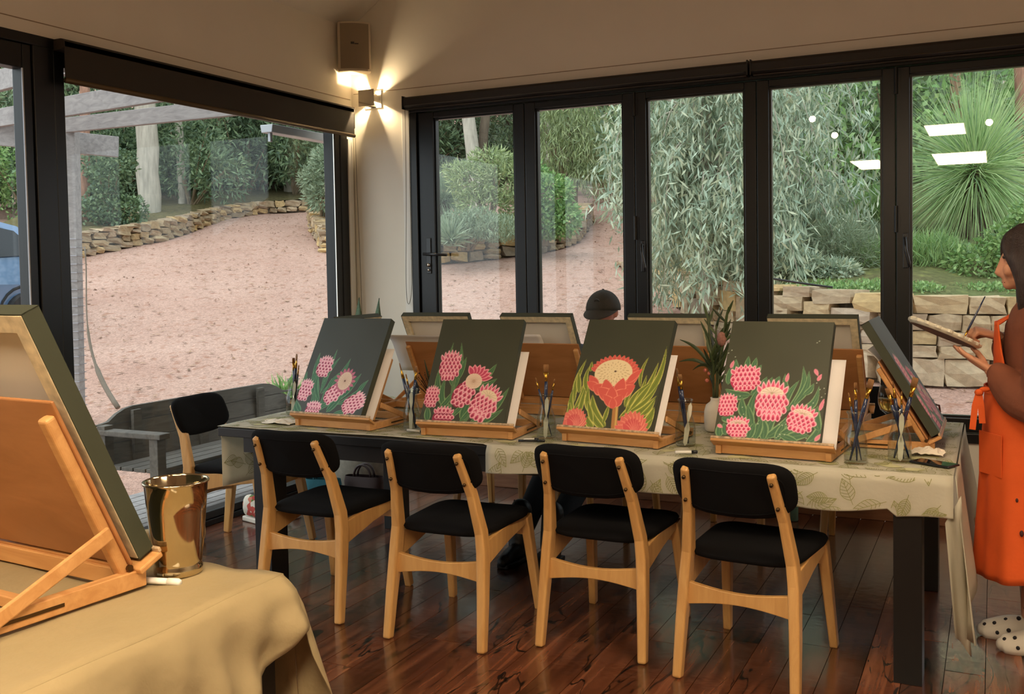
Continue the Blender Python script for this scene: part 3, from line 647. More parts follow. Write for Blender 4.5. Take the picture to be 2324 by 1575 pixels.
up = [bush('undergrowth_bush', 'x', (0,0,0), rblobs(9, .9, 2.2, .7), 3600, .17, .022, lf_dark, 'out', 9, jit=.9), bush('undergrowth_bush', 'x', (0,0,0), rblobs(8, .8, 1.8, .65), 3200, .2, .016, lf_grey, 'up', 9, jit=.7), bush('undergrowth_bush', 'x', (0,0,0), rblobs(9, .9, 1.9, .7), 3400, .13, .03, lf_green, 'out', 9, jit=.9)]
uk = ['dark green undergrowth bush', 'wispy grey undergrowth bush', 'bright leafy undergrowth bush']; uu = [False]*3
for px in sorted(list(range(-60, 800, 62))+list(range(-30, 800, 88))+list(range(930, 1480, 70)) + list(range(1450, 2400, 90))):
    k = random.choice((0, 0, 0, 1, 2)) if px > 400 else random.choice((0,0,2)); u = random.uniform(23.8, 27.5) + (2.5 if px > 450 else 0) + (1 if px > 850 else 0); p = at_depth(px, 560, u)
    if 1320 < px < 1440: continue
    z = float(gfull(np.array(p[0]), np.array(p[1]))); s = random.uniform(.8, 1.3)
    o = up[k] if not uu[k] else dup(up[k]); uu[k] = True; o.location = (p[0], p[1], z+.25); o.rotation_euler = (0,0,random.uniform(0,6.28)); o.scale = (s,s,s*random.uniform(.8,1.2)); tag(o, pane_label(uk[k], px), 'shrub', 'undergrowth bushes')
# ---- single trees seen through the left window
def lone_trunk(label, px0, py0, px1, py1, u, r0, r1, mat, name='gum_tree', extra=None):
    a = at_depth(px0, py0, u); b = at_depth(px1, py1, u); top = b + (b-a)*1.2
    root = thing(name, label, 'tree', (a[0], a[1], a[2]-.25)); o = np.array(root.location); mb = MB()
    trunk_mb([(0,0,-.1), tuple((a-o)*.5+(b-o)*.5+np.array([.05,0,0])), tuple(b-o), tuple(top-o)], r0, r1, 12, mb, r0*.08); mb.build('trunk', mat, root, smooth=True)
    t = top-o; V, F = cloud([(t[0]+random.uniform(-1.2,1.2), t[1]+random.uniform(-1.2,1.2), t[2]+random.uniform(-.5,1.6), 1.1, 1.1, .8) for _ in range(6)], 2200, .2, .022, 'droop', .3, .7); np_mesh('crown', V, F, lf_dark, root)
    if extra: extra(root, o)
    return root
lone_trunk('thick pale gum trunk framed by the left window', 338, 505, 330, 235, 22.5, .26, .2, bark_p)
lone_trunk('slim pale gum trunk right of the thick one', 414, 475, 405, 285, 24, .10, .085, bark_p)
lone_trunk('thin dark trunk in the middle of the left window', 466, 470, 462, 270, 26, .08, .07, bark_d)
lone_trunk('thin crooked brown trunk in the left window', 500, 462, 496, 290, 26.5, .06, .05, bark_r)
lone_trunk('slender grey trunk leaning in the left window', 602, 462, 590, 290, 27.5, .07, .06, bark_p)
lone_trunk('grey brown trunk near the right end of the stone wall', 622, 462, 622, 290, 27.5, .1, .08, bark_d)
lone_trunk('short reddish trunk beside the pergola post', 188, 525, 190, 370, 21, .12, .1, bark_r)
def put_bush(name, label, px, py, u, blobs, n, L, Wd, mat, mode='out', stems=6, jit=.5, cat='shrub', zadd=None, shell=.5):
    p = at_depth(px, py, u); return bush(name, label, tuple(p), blobs, n, L, Wd, mat, mode, stems, None, jit, cat, shell)
put_bush('round_leaf_bush', 'bright round leaved bush above the stone wall by the pergola', 245, 520, 20.5, [(-.5,0,.3,.5,.5,.35),(.0,0,.5,.5,.5,.4),(.4,.1,.35,.5,.4,.35),(.1,0,1.0,.4,.4,.4),(-.3,0,1.4,.35,.3,.4),(.35,.1,1.3,.3,.3,.3)], 4200, .09, .03, lf_dark, 'out', 9, .9)
put_bush('young_gum', 'pale blue green young gum beside the corner window frame', 738, 480, 20.5, [(0,0,.3,.4,.4,.3),(-.15,0,.65,.4,.4,.3),(.1,0,1.0,.35,.35,.3),(.25,0,.6,.4,.3,.3)], 3400, .14, .018, lf_blue, 'out', 8, .6)
# ---- island garden plants
put_bush('feathery_shrub', 'feathery pale green shrub in the island bed', 1115, 535, 17.2, [(-.1,0,.5,.55,.5,.4),(.25,0,.95,.5,.5,.4),(-.35,0,.95,.45,.45,.35),(.0,0,1.25,.4,.4,.25),(-.6,0,1.15,.3,.3,.15)], 5200, .13, .012, lf_olive, 'out', 10, .8)
put_bush('leafy_shrub', 'lush green leafy shrub at the right tip of the island bed', 1240, 545, 17.5, [(-.1,0,.35,.4,.4,.35),(.1,0,.8,.4,.4,.35),(-.25,0,1.1,.3,.3,.3),(.3,0,.35,.35,.3,.3)], 5200, .1, .024, lf_green, 'out', 8, .8)
put_bush('grey_hedge', 'low grey green rosemary hedge on the island bed', 1060, 555, 16.6, [(-.6,0,.2,.4,.35,.22),(-.2,0,.28,.4,.35,.28),(.2,0,.3,.4,.35,.28),(.6,0,.22,.4,.35,.24)], 5200, .1, .008, lf_blue, 'up', 8, .6)
def spiky(name, label, loc, n, L, w, mat, elev=(0, 1.4), trunk=None, sag=.25, cat='grass'):
    root = thing(name, label, cat, loc); az = rng.uniform(0, 6.283, n); el = rng.uniform(elev[0], elev[1], n); l = L*rng.uniform(.75, 1.1, n)
    D = np.stack([np.cos(az)*np.cos(el), np.sin(az)*np.cos(el), np.sin(el)], 1); side = unit(np.cross(D, rng.normal(size=(n, 3)))); C = rng.normal(size=(n, 3))*.04
    Vs = []
    for t, ww in ((0, 1), (.5, .9), (1, .1)):
        q = C+D*(l*t)[:, None]; q[:, 2] -= sag*l*t*t*np.cos(el); Vs += [q+side*w*ww, q-side*w*ww]
    V = np.stack(Vs, 1).reshape(-1, 3); k = np.arange(n)*6; F = np.concatenate([np.stack([k, k+1, k+3, k+2], 1), np.stack([k+2, k+3, k+5, k+4], 1)])
    np_mesh('blade', V, F, mat, root)['kind'] = 'stuff'
    if trunk: MB().tube([(0,0,-trunk[0]), (0,0,-trunk[0]*.5), (0,0,.05)], [trunk[1]*1.1, trunk[1], trunk[1]*.8], 12).build('trunk', simple('burnt_trunk', rgb(70,58,46), .95, noise=.3, nscale=14, bump=.8, bscale=30) if 'burnt_trunk' not in MATS else MATS['burnt_trunk'], root)
    return root
spiky('grass_tree', 'small grey green grass tree left on the island bed', tuple(at_depth(1010, 455, 18.5)), 900, .75, .004, lf_blue, (-.5, 1.5), (.9, .12), cat='plant')
spiky('strappy_tuft', 'spiky strap leaved tuft at the front of the island bed', tuple(at_depth(1022, 548, 16.2)), 260, .42, .012, lf_blue, (.1, 1.5), cat='plant')
def forked(root, o): pass
lone_trunk('forked grey trunk behind the island shrubs', 1085, 470, 1062, 262, 21.5, .17, .12, bark_p)
lone_trunk('leaning branchless trunk beside the forked one', 1080, 470, 1100, 262, 21.7, .12, .09, bark_d)
put_bush('wattle_tree', 'pale green weeping wattle beside the bend of the drive', 1300, 470, 22.5, [(-.3,0,1.3,.7,.6,.5),(.2,0,1.7,.7,.6,.5),(.5,0,1.2,.5,.5,.45),(-.6,0,1.9,.6,.5,.4),(0,0,2.3,.7,.6,.45),(.3,0,.8,.4,.4,.3)], 7000, .22, .012, lf_olive, 'droop', 10, .5, 'tree')
put_bush('broom_bush', 'olive feathery bush beyond the bend of the drive', 1395, 470, 25.5, [(-.4,0,.8,.7,.6,.7),(.4,0,.9,.7,.6,.7),(0,0,1.8,.8,.7,.6),(.6,0,1.7,.6,.6,.6)], 6000, .2, .010, lf_olive, 'up', 10, .6)
# ---- big weeping gum between the middle panes
def weeping(label, px, py, u, strands, n, L, Wd, trunk_px):
    b = at_depth(px, py, u); b[2] -= .2; root = thing('weeping_gum', label, 'tree', tuple(b)); mb = MB(); Cs, Ds = [], []
    trunk_mb([(0,.1,-.2),(.05,.2,1.2),(-.05,.1,2.4),(.1,.1,4.2)], .07, .04, 8, mb)
    for k, (x0, z0, x1, z1, dens) in enumerate(strands):
        y = random.uniform(-.5,.5); P = bez([(x0*.15,.1,z0-.1), (x0*.6, y*.5, z0+.35), (x0, y, z0), ((x0+x1)/2+random.uniform(-.1,.1), y*1.2, (z0+z1)/2), (x1, y*1.25, z1)], 16)
        mb.tube(P, [.014*(1-i/17)+.002 for i in range(17)], 5)
        nn = int(n*dens); t = rng.uniform(.35, 1, nn)*16; i0 = np.minimum(t.astype(int), 15); fr = (t-i0)[:, None]; PP = np.array(P); C = PP[i0]*(1-fr)+PP[i0+1]*fr + rng.normal(size=(nn, 3))*np.array([.13,.13,.08]); Cs.append(C); Ds.append(unit(np.array([0,0,-.9])+.5*rng.normal(size=(nn, 3))))
    mb.build('trunk', bark_p, root, smooth=True); C = np.concatenate(Cs); D = np.concatenate(Ds); V, F = leaf_quads(C, D, L*rng.uniform(.6, 1.15, len(C)), Wd*rng.uniform(.7, 1.2, len(C))); np_mesh('foliage', V, F, lf_grey, root)
strs = []
for k in range(46):
    x = random.uniform(-1.05, 1.05); zt = random.uniform(1.0, 3.4)*(1-.12*abs(x)); strs.append((x, zt, x*random.uniform(1.0, 1.25), max(.02, zt-random.uniform(.7, 1.6)), random.uniform(.6, 1.2)))
weeping('large silvery weeping gum spilling over the retaining wall', 1600, 655, 12.0, strs, 430, .17, .0135, None)
strs = []
for k in range(30):
    x = random.uniform(-.75, .75); zt = random.uniform(.9, 3.3)*(1-.1*abs(x)); strs.append((x, zt, x*1.2, max(.0, zt-random.uniform(.7, 1.5)), random.uniform(.6, 1.1)))
weeping('second weeping gum with a bare pinkish trunk behind it', 1800, 640, 12.6, strs, 420, .17, .0135, None)
# ---- garden behind the retaining wall
spiky('grass_tree', 'huge spiky green grass tree behind the standing painter', tuple(at_depth(2212, 388, 12.6)), 1700, 1.3, .0055, lf_xan, (-1.15, 1.5), (1.0, .17), .18, 'plant')
put_bush('ground_cover', 'bright creeping ground cover on top of the sandstone wall', 2120, 668, 10.9, [(-.55,0,.02,.5,.3,.06),(0,-.1,.02,.5,.3,.07),(.5,-.1,.03,.5,.3,.08)], 5200, .05, .014, lf_green, 'up', 4, .8)
put_bush('trailing_herb', 'grey green trailing herb over the wall behind the middle pane', 1870, 655, 11.2, [(-.4,0,.0,.4,.25,.06),(.1,0,.02,.4,.25,.07),(.6,0,.02,.4,.25,.07)], 4200, .05, .012, lf_green, 'up', 4, .8)
put_bush('silver_tussock', 'soft silver green tussock between the two right windows', 1905, 640, 11.9, [(-.25,0,.15,.35,.35,.25),(.2,0,.2,.38,.35,.3),(0,0,.4,.35,.35,.3)], 6500, .2, .0045, lf_blue, 'out', 4, .7, 'grass')
put_bush('kangaroo_paw', 'bright green strappy clump behind the silver tussock', 1960, 530, 13.6, [(0,0,.1,.35,.3,.2),(.3,0,.15,.3,.3,.25)], 1800, .42, .010, lf_green, 'up', 3, .35, 'plant')
put_bush('banksia_shrub', 'yellow green leafy shrub behind the standing painter', 2275, 655, 11.0, [(-.25,0,.25,.35,.3,.25),(.1,0,.45,.35,.3,.3),(.35,0,.3,.35,.3,.3),(.35,0,.75,.3,.3,.25),(.0,0,.05,.3,.25,.15),(.55,0,.95,.3,.3,.25)], 6500, .075, .018, lf_green, 'out', 9, .9)
put_bush('lavender_bush', 'low grey lavender between the wall and grass tree', 2110, 630, 11.8, [(-.3,0,.15,.35,.3,.2),(.15,0,.18,.35,.3,.22)], 4000, .12, .006, lf_blue, 'up', 4, .6)
lone_trunk('straight red brown trunk left of the big grass tree', 2170, 430, 2166, 165, 17.5, .1, .085, bark_r)
lone_trunk('red brown trunk at the far right behind the grass tree', 2318, 430, 2312, 165, 17.0, .1, .085, bark_r)
lone_trunk('pale trunk in the distance at the far right', 2272, 300, 2266, 160, 26, .12, .1, bark_p)
lone_trunk('dark trunk high behind the second weeping gum', 1850, 300, 1856, 200, 24, .16, .12, bark_d)
for px, u in sorted(((1690,20),(1830,19),(1930,20),(2060,19.5),(2120,22),(2240,21),(2330,20),(1560,21),(1960,17.5),(2050,17))):
    p = at_depth(px, 560, u); z = float(gfull(np.array(p[0]), np.array(p[1]))); k = random.choice((0, 2)); s = random.uniform(1.1, 1.6); o = dup(up[k]); o.location = (p[0], p[1], z+.3); o.rotation_euler = (0,0,random.uniform(0,6.28)); o.scale = (s,s,s*1.3); tag(o, pane_label('tall '+uk[k], px), 'shrub', 'undergrowth bushes')
lone_trunk('pinkish bare trunk rising behind the second weeping gum', 1792, 640, 1786, 200, 13.6, .085, .07, bark_r)
put_bush('ground_cover', 'creeping ground cover above the wall left of the dark post', 1950, 664, 10.8, [(-.5,0,.02,.45,.35,.07),(0,-.05,.03,.45,.35,.08),(.45,-.05,.03,.4,.35,.08)], 5200, .05, .013, lf_green, 'up', 4, .8)
put_bush('ground_cover', 'creeping ground cover above the wall behind the painter', 2260, 676, 10.7, [(-.5,.1,.02,.45,.35,.07),(0,.1,.03,.45,.35,.08),(.45,.1,.03,.4,.35,.08)], 5200, .05, .013, lf_green, 'up', 4, .8)
put_bush('grey_saltbush', 'wide grey saltbush between the weeping gums and tussock', 1800, 640, 11.6, [(-.3,0,.12,.3,.25,.16),(.1,0,.16,.32,.25,.2),(.45,0,.1,.3,.25,.15)], 4600, .09, .012, lf_grey, 'out', 5, .8)
put_bush('wispy_grass', 'wispy green grass clump behind the dark window post', 2030, 632, 11.7, [(-.35,0,.15,.35,.3,.22),(.1,0,.18,.4,.3,.25),(.45,0,.2,.35,.3,.25)], 6000, .2, .005, lf_green, 'up', 4, .6, 'grass')
put_bush('myrtle_shrub', 'dark green myrtle under the big grass tree', 2150, 590, 13.2, [(-.4,0,.1,.45,.4,.3),(.1,0,.15,.5,.4,.32),(.6,0,.1,.45,.4,.3)], 5200, .1, .02, lf_dark, 'out', 6, .9)
put_bush('sedge_clump', 'grey green sedge left of the dark window post', 1960, 600, 12.8, [(-.3,0,.15,.4,.35,.25),(.2,0,.15,.4,.35,.28)], 5000, .22, .005, lf_blue, 'up', 4, .5, 'grass')
irr = at_depth(1752, 632, 10.6); irr2 = at_depth(1830, 645, 10.5); irr3 = at_depth(1890, 652, 10.4)
tag(MB().tube(bez([tuple(irr), tuple(irr2), tuple(irr3)], 8), .012, 6).build('irrigation_hose', black_m), 'thin black irrigation hose lying on the garden bed', 'hose')
# ================================================================== JUST OUTSIDE THE LEFT GLASS
grey_w = wood('weathered_timber', rgb(128,124,124), rgb(158,154,152), .85, (3, 25, 25))
dark_w = wood('dark_bench_timber', rgb(70,66,60), rgb(98,92,84), .7, (25, 3, 25))
dk = thing('timber_deck', 'weathered grey timber deck outside the left window', 'deck', (-.85, -1.2, -.12))
for k in range(12): MB().bb((-.62+k*.105, -2.6, -.03), (-.525+k*.105, 2.0, .012)).build('deck_board', grey_w, dk, bevel=.004)
# bench
b = thing('garden_bench', 'dark weathered garden bench on the deck outside the window', 'bench', (-.85, -.62, -.11))
y0, y1 = -.98, 1.05
prof = [(y0,.34)]
def topz(t): return .74 - .20*max(0, (.18-t)/.18)**2 - .20*max(0, (t-.82)/.18)**2
ys = np.linspace(y0, y1, 30)
for k, (za, zb_) in enumerate(((.36,.52),(.525,.64),(.645,.76))):
    o = [(y, za) for y in ys]+[(y, max(za+.01, min(zb_, topz((y-y0)/(y1-y0))))) for y in ys[::-1]]
    MB().prism(o, ((0,0,0),(0,1,0),(-.12,0,1),(-1,0,0)), .028).build('back_plank', dark_w, b)
for k in range(4): MB().bb((.04+k*.105, y0+.02, .385), (.135+k*.105, y1-.02, .41)).build('seat_slat', dark_w, b, bevel=.004)
for y in (y0+.04, y1-.04):
    MB().bb((-.04,y-.035,0),(.03,y+.035,.66)).build('back_leg', dark_w, b, bevel=.004); MB().bb((.4,y-.035,0),(.47,y+.035,.62)).build('front_leg', dark_w, b, bevel=.004)
    MB().bb((-.02,y-.045,.6),(.5,y+.045,.635)).build('armrest', dark_w, b, bevel=.006)
MB().bb((.43,y0+.05,.31),(.46,y1-.05,.385)).build('apron', dark_w, b)
for k in range(3): MB().bb((-.055,y0+.3+k*.62,.34),(-.03,y0+.37+k*.62,.72)).build('back_brace', dark_w, b)
spiky('fern', 'small bright green fern outside beyond the bench', tuple(at(650, 915, 0, -1.25)), 120, .26, .012, lf_green, (.3, 1.4), cat='plant')
# pergola
pg = thing('pergola', 'weathered timber pergola with a wire wrapped post outside the left window', 'pergola', (-3.25, .3, .1)); o_ = Vector(pg.location)
pb = at_depth(172, 940, 9.0); pt_ = at_depth(160, 292, 9.0)
MB().beam([Vector((pb[0],pb[1],-.05))-o_, Vector(pt_)-o_], .12, .12, (0.9,.43,0)).build('post', grey_w, pg, bevel=.006)
wm = simple('galvanised_wire', rgb(150,150,158), .4, .7); mb = MB()
for k in range(22):
    z = .25+k*.075; c = np.array(pb)*(1-k/60)+np.array(pt_)*(k/60)
    q = [(c[0]+.075*(.9*a-.43*b_), c[1]+.075*(.43*a+.9*b_), z) for a, b_ in ((-1,-1),(1,-1),(1,1),(-1,1),(-1,-1))]
    mb.tube([Vector(p)-o_ for p in q], .003, 5)
mb.build('wire_mesh', wm, pg)
def pbeam(pa, ua, pc, uc, h, name='rafter', th=.05):
    A, B = Vector(at_depth(*pa, ua)), Vector(at_depth(*pc, uc)); MB().beam([A-o_, B-o_], th, h, Vector((B-A).y and (-(B-A).y, (B-A).x, 0))).build(name, grey_w, pg, bevel=.004)
pbeam((120,288), 9.1, (560,240), 7.55, .13); pbeam((-60,278), 9.4, (400,200), 7.3, .16); pbeam((-80,205), 8.6, (200,130), 6.6, .16); pbeam((-80,290), 10.5, (60,300), 10.3, .2)
pbeam((150,322), 9.15, (268,334), 9.4, .19, 'bearer', .06); pbeam((-80,300), 9.15, (60,312), 9.15, .19, 'bearer', .06)
vm = simple('vine_bark', rgb(120,110,98), .9)
tag(MB().tube([tuple(p) for p in bez([at_depth(192,560,8.9), at_depth(205,660,8.9), at_depth(178,760,8.8), at_depth(215,850,8.7), at_depth(268,925,8.5)], 20)], [.006]*10+[.012]*5+[.022]*6, 7).build('vine', vm, smooth=True), 'bare twisted vine stem climbing the pergola post', 'vine')
# downpipe and gutter
dp = thing('downpipe', 'white downpipe standing outside the left window near the corner', 'pipe', (-.2, float(at(751, 500, 0, -.2)[1]), -.1))
MB().tube([(0,0,0),(0,0,2.45)], .035, 16).build('pipe', white_m, dp, smooth=True)
for z in (.75, 1.3, 2.1): MB().tube([(0,0,z),(0,0,z+.05)], .039, 16).build('clip', white_m, dp, smooth=True)
ga, gb = at(606, 300, 0, -.3), at(748, 326, 0, -.3); gt = thing('gutter', 'grey metal gutter outside at the top of the left window', 'gutter', tuple((ga+gb)/2)); gl_ = abs(gb[1]-ga[1])
MB().prism([(-.05,.0),(.04,0),(.05,.055),(-.06,.055)], ((0,-gl_/2,0),(1,0,0),(0,0,1),(0,1,0)), gl_).build('trough', simple('grey_zinc', rgb(170,174,180), .4, .3), gt, bevel=.004)
MB().bb((-.01,-gl_/2+.02,-.06),(.01,-gl_/2+.045,.0)).build('bracket', MATS['grey_zinc'], gt)
# ---- car
cpos = ground_at(58, 752)-np.array([.776,1.364,0]); cpos[2] = gz(cpos[0], cpos[1]); car = thing('car', 'pale blue hatchback car parked beyond the glass door', 'car', (cpos[0], cpos[1], cpos[2]), math.radians(274.5))
cp_m = simple('blue_car_paint', rgb(104,132,168), .22, .4, coat=1.0); cg_m = simple('car_glass', rgb(20,26,32), .08); ty_m = simple('tyre', rgb(28,28,29), .8)
side = [(-2.0,.35),(-2.03,.62),(-1.98,.85),(-1.85,1.0),(-1.35,1.38),(-.9,1.47),(-.2,1.48),(.35,1.38),(.95,1.02),(1.75,.86),(2.0,.7),(2.05,.4)]
def car_side(sc, y): return [(x, y, .12+z*1.0) for x, z in side]
mb = MB(); rows = []
for y, k in ((-.88,0),(-.86,.0),(-.6,1),(0,1.1),(.6,1),(.86,0),(.88,0)):
    rows.append([(x, y*(1-.18*max(0,(z-.85))/.6), .12+z+(.02*k if z > 1.3 else 0)) for x, z in side])
mb.grid(rows)
for y in (-.88, .88): mb.add([(x, y*(1-.18*max(0,(z-.85))/.6), .12+z) for x, z in side], [tuple(range(len(side)))])
mb.add([(-2.0,-.86,.3),(2.05,-.86,.3),(2.05,.86,.3),(-2.0,.86,.3)], [(0,1,2,3)])
body = mb.build('body', cp_m, car, smooth=False)
def csurf(x, z, s, off=.006): return (x, s*(.88*(1-.18*max(0,(z-.85))/.6)+off), .12+z)
for s in (-1, 1):
    for poly in ([(-1.62,1.02),(-1.28,1.32),(-.92,1.38),(-.9,.98)], [(-.84,.98),(-.85,1.39),(-.2,1.40),(-.18,.97)], [(-.1,.97),(-.12,1.39),(.25,1.33),(.78,.99)]):
        MB().add([csurf(x, z, s) for x, z in poly], [(0,1,2,3)]).build('side_window', cg_m, car)
    for xh in (-.78, .0): MB().tube([csurf(xh, .84, s, .0), csurf(xh+.03, .845, s, .035), csurf(xh+.15, .85, s, .035), csurf(xh+.18, .85, s, .0)], .014, 8).build('door_handle', cp_m, car, smooth=True)
    MB().add([csurf(-1.95, .85, s, .008), csurf(-1.95, .68, s, .008), csurf(-1.7, .72, s, .008), csurf(-1.72, .88, s, .008)], [(0,1,2,3)]).build('tail_lamp', simple('red_lens', rgb(120,24,22), .2) if 'red_lens' not in MATS else MATS['red_lens'], car)
    for xw in (-1.3, 1.3):
        wv = MB().lathe([(.0,.0),(.2,0),(.31,.0),(.325,.03),(.325,.17),(.31,.2),(0,.2)], 24); Mx = Euler((math.radians(90),0,0)).to_matrix()
        wv.v = [tuple(Mx @ Vector(p)+Vector((xw, s*.86+(.1 if s < 0 else .1), .325))) for p in wv.v]; wh = wv.build('wheel', ty_m, car)
        hv = MB().lathe([(.0,.0),(.19,0),(.2,.03)], 16); hv.v = [tuple(Mx @ Vector(p)+Vector((xw, s*.975 if s < 0 else s*.965, .325))) for p in hv.v]; hv.build('hub_cap', chrome_m, wh)
    a = [(math.cos(t)*.40-1.3, math.sin(t)*.40+.21) for t in np.linspace(0, math.pi, 12)]
    MB().tube([csurf(x, z, s, .004) for x, z in a], .018, 6).build('wheel_arch', ty_m, car)
# ================================================================== TABLE, CLOTHS, CHAIRS
TX0, TX1, TY0, TY1, TZ = .81, 4.08, -2.375, -1.12, .75
tb = thing('long_table', 'long black timber table in the middle of the studio', 'table', ((TX0+TX1)/2, (TY0+TY1)/2, 0)); o_ = Vector(tb.location)
def R_(a): return tuple(Vector(a)-o_)
MB().bb(R_((TX0,TY0,TZ-.042)), R_((TX1,TY1,TZ))).build('tabletop', table_m, tb, bevel=.003)
for y in (TY0+.02, TY1-.06): MB().bb(R_((TX0+.14,y,TZ-.115)), R_((TX1-.1,y+.04,TZ-.042))).build('apron', table_m, tb)
for x in (TX0+.14, TX1-.14): MB().bb(R_((x,TY0+.06,TZ-.115)), R_((x+.04,TY1-.06,TZ-.042))).build('apron', table_m, tb)
for x in (1.02, TX1-.19):
    for y in (TY0+.005, TY1-.13): MB().bb(R_((x,y,0)), R_((x+.095,y+.125,TZ-.042))).build('leg', table_m, tb, bevel=.002)
# ---- printed cloth over the table: P(s,t) in metres of flat cloth -> 3D (s along x, t along y from the front fold)
CZ = TZ+.004
def wrk(s, t): return .0011*(math.sin(s*11+2*math.sin(t*6))*math.sin(t*9+s*4))
def cl_top(s, t): return Vector((s, t, CZ+.002+wrk(s, t)))
def front_drop(s):
    if s < 2.28: return 0
    return .115+.02*math.sin(s*2.3)+.012*math.sin(s*9)+(.03 if s > 3.9 else 0)
def cl_front(s, d):   # d distance below the fold
    return Vector((s, TY0-.010-.012*math.sin(min(1, d/.03)*1.57)-.006*math.sin(s*14)*(d/.13), CZ-.004-d))
mb = MB()
xs = np.linspace(TX0-.004, TX1+.006, 130)
def frontedge(s):      # left part of the cloth stops short of the table edge
    if s >= 2.28: return TY0-.008
    if s < 1.25: return TY0+.002
    return TY0+.012+.02*max(0, math.sin((s-1.25)/1.03*math.pi))
rows = [[tuple(cl_top(s, frontedge(s)+(TY1+.004-frontedge(s))*t)) for t in np.linspace(0, 1, 50)] for s in xs]
mb.grid(rows)
xf = [x for x in np.linspace(2.285, TX1+.006, 60)]
mb.grid([[tuple(cl_front(s, front_drop(s)*t)) if t > 0 else tuple(cl_top(s, TY0-.008)) for t in np.linspace(0, 1, 26)] for s in xf])
mb.grid([[(s, TY1+.012+.006*math.sin(s*13), CZ-.2*t+.0) for t in np.linspace(0, 1, 5)] for s in np.linspace(TX0, TX1, 50)])
# left end: drops behind the table edge
def left_drop(t): return .30+.05*math.sin(t*2)-.04*t
mb.grid([[(TX0-.006-.012*math.sin(t*9)*k, TY0+.03+t*1.15, CZ-left_drop(t)*k) for k in np.linspace(0, 1, 8)] for t in np.linspace(0, 1, 20)])
# right end: folds with long hanging corner
def right_p(t, k):
    drop = .58-.22*t+.05*math.sin(t*11); x = TX1+.012+.03*math.sin(t*21+1)*k+.035*k
    return (x, TY0-.005+t*1.24, CZ-drop*k)
mb.grid([[right_p(t, k) for k in np.linspace(0, 1, 10)] for t in np.linspace(0, 1, 34)])
# corner tail
mb.grid([[(TX1-.02+.05*a+.03*k, TY0-.012+.012*math.sin(a*6)+.10*k*a+.08*k, CZ-.06-.10*(1-a)-(.50+.12*a)*k*(1-.15*(1-a))) for k in np.linspace(0, 1, 10)] for a in np.linspace(0, 1, 8)])
clo = mb.build('tablecloth', cloth_m, smooth=True); tag(clo, 'pale leaf printed cotton cloth spread over the long table', 'tablecloth')
sol = clo.modifiers.new('thick', 'SOLIDIFY'); sol.thickness = .001; sol.offset = 0
# leaf print as fine ink strokes lying on the cloth
def leaf_strokes(cx, cy, ang, L, Wd, kind):
    ca, sa = math.cos(ang), math.sin(ang); out = []
    def T(u, v): return (cx+ca*u-sa*v, cy+sa*u+ca*v)
    def hw(u): q = u/L; return Wd*math.sin(math.pi*min(1, q**.8))*(1-.25*q)
    U = np.linspace(0, L, 12)
    out.append([T(u, hw(u)) for u in U]); out.append([T(u, -hw(u)) for u in U]); out.append([T(u, 0) for u in np.linspace(-.2*L, L, 5)])
    n = 9 if kind else 6
    for k in range(1, n):
        u0 = L*k/(n+1)
        for sg in (-1, 1):
            u1 = min(L*.97, u0+L*.16); out.append([T(u0, 0), T((u0+u1)/2, sg*hw(u1)*.55), T(u1, sg*hw(u1)*.97)])
    return out
IV, IF = [], []
def stroke(pts3, w, up):
    base = len(IV); n = len(pts3)
    for i, p in enumerate(pts3):
        d = (pts3[min(i+1, n-1)]-pts3[max(i-1, 0)]).normalized(); sd = d.cross(up).normalized()*w; q = p+up*.0032; IV.append(tuple(q+sd)); IV.append(tuple(q-sd))
    for i in range(n-1): IF.append((base+2*i, base+2*i+2, base+2*i+3, base+2*i+1))
r9 = random.Random(5); pts = []
for gx in np.arange(TX0, TX1+.1, .082):
    for gy in np.arange(-.16, 1.25, .082): pts.append((gx+r9.uniform(-.035,.035), gy+r9.uniform(-.03,.03)))
for (sx, ty) in pts:
    ang = r9.uniform(0, 6.28); L = r9.uniform(.075,.125); Wd = L*r9.uniform(.24,.34)
    for st in leaf_strokes(sx, ty, ang, L, Wd, r9.random() < .6):
        seg = []; 
        for (s, t) in st:
            if not (TX0 < s < TX1): seg = []; break
            if t >= .012: seg.append((cl_top(s, TY0-.008+t), Vector((0,0,1)))) if TY0-.008+t > frontedge(s)+.004 and TY0+t < TY1 else seg.append(None)
            elif t < -.004 and s > 2.3 and -t < front_drop(s)-.002: seg.append((cl_front(s, -t), Vector((0,-1,0))))
            else: seg.append(None)
        run = []
        for q in seg+[None]:
            if q is not None and (not run or run[-1][1] == q[1]): run.append(q)
            else:
                if len(run) > 1: stroke([a[0] for a in run], .0011, run[0][1])
                run = [q] if q is not None else []
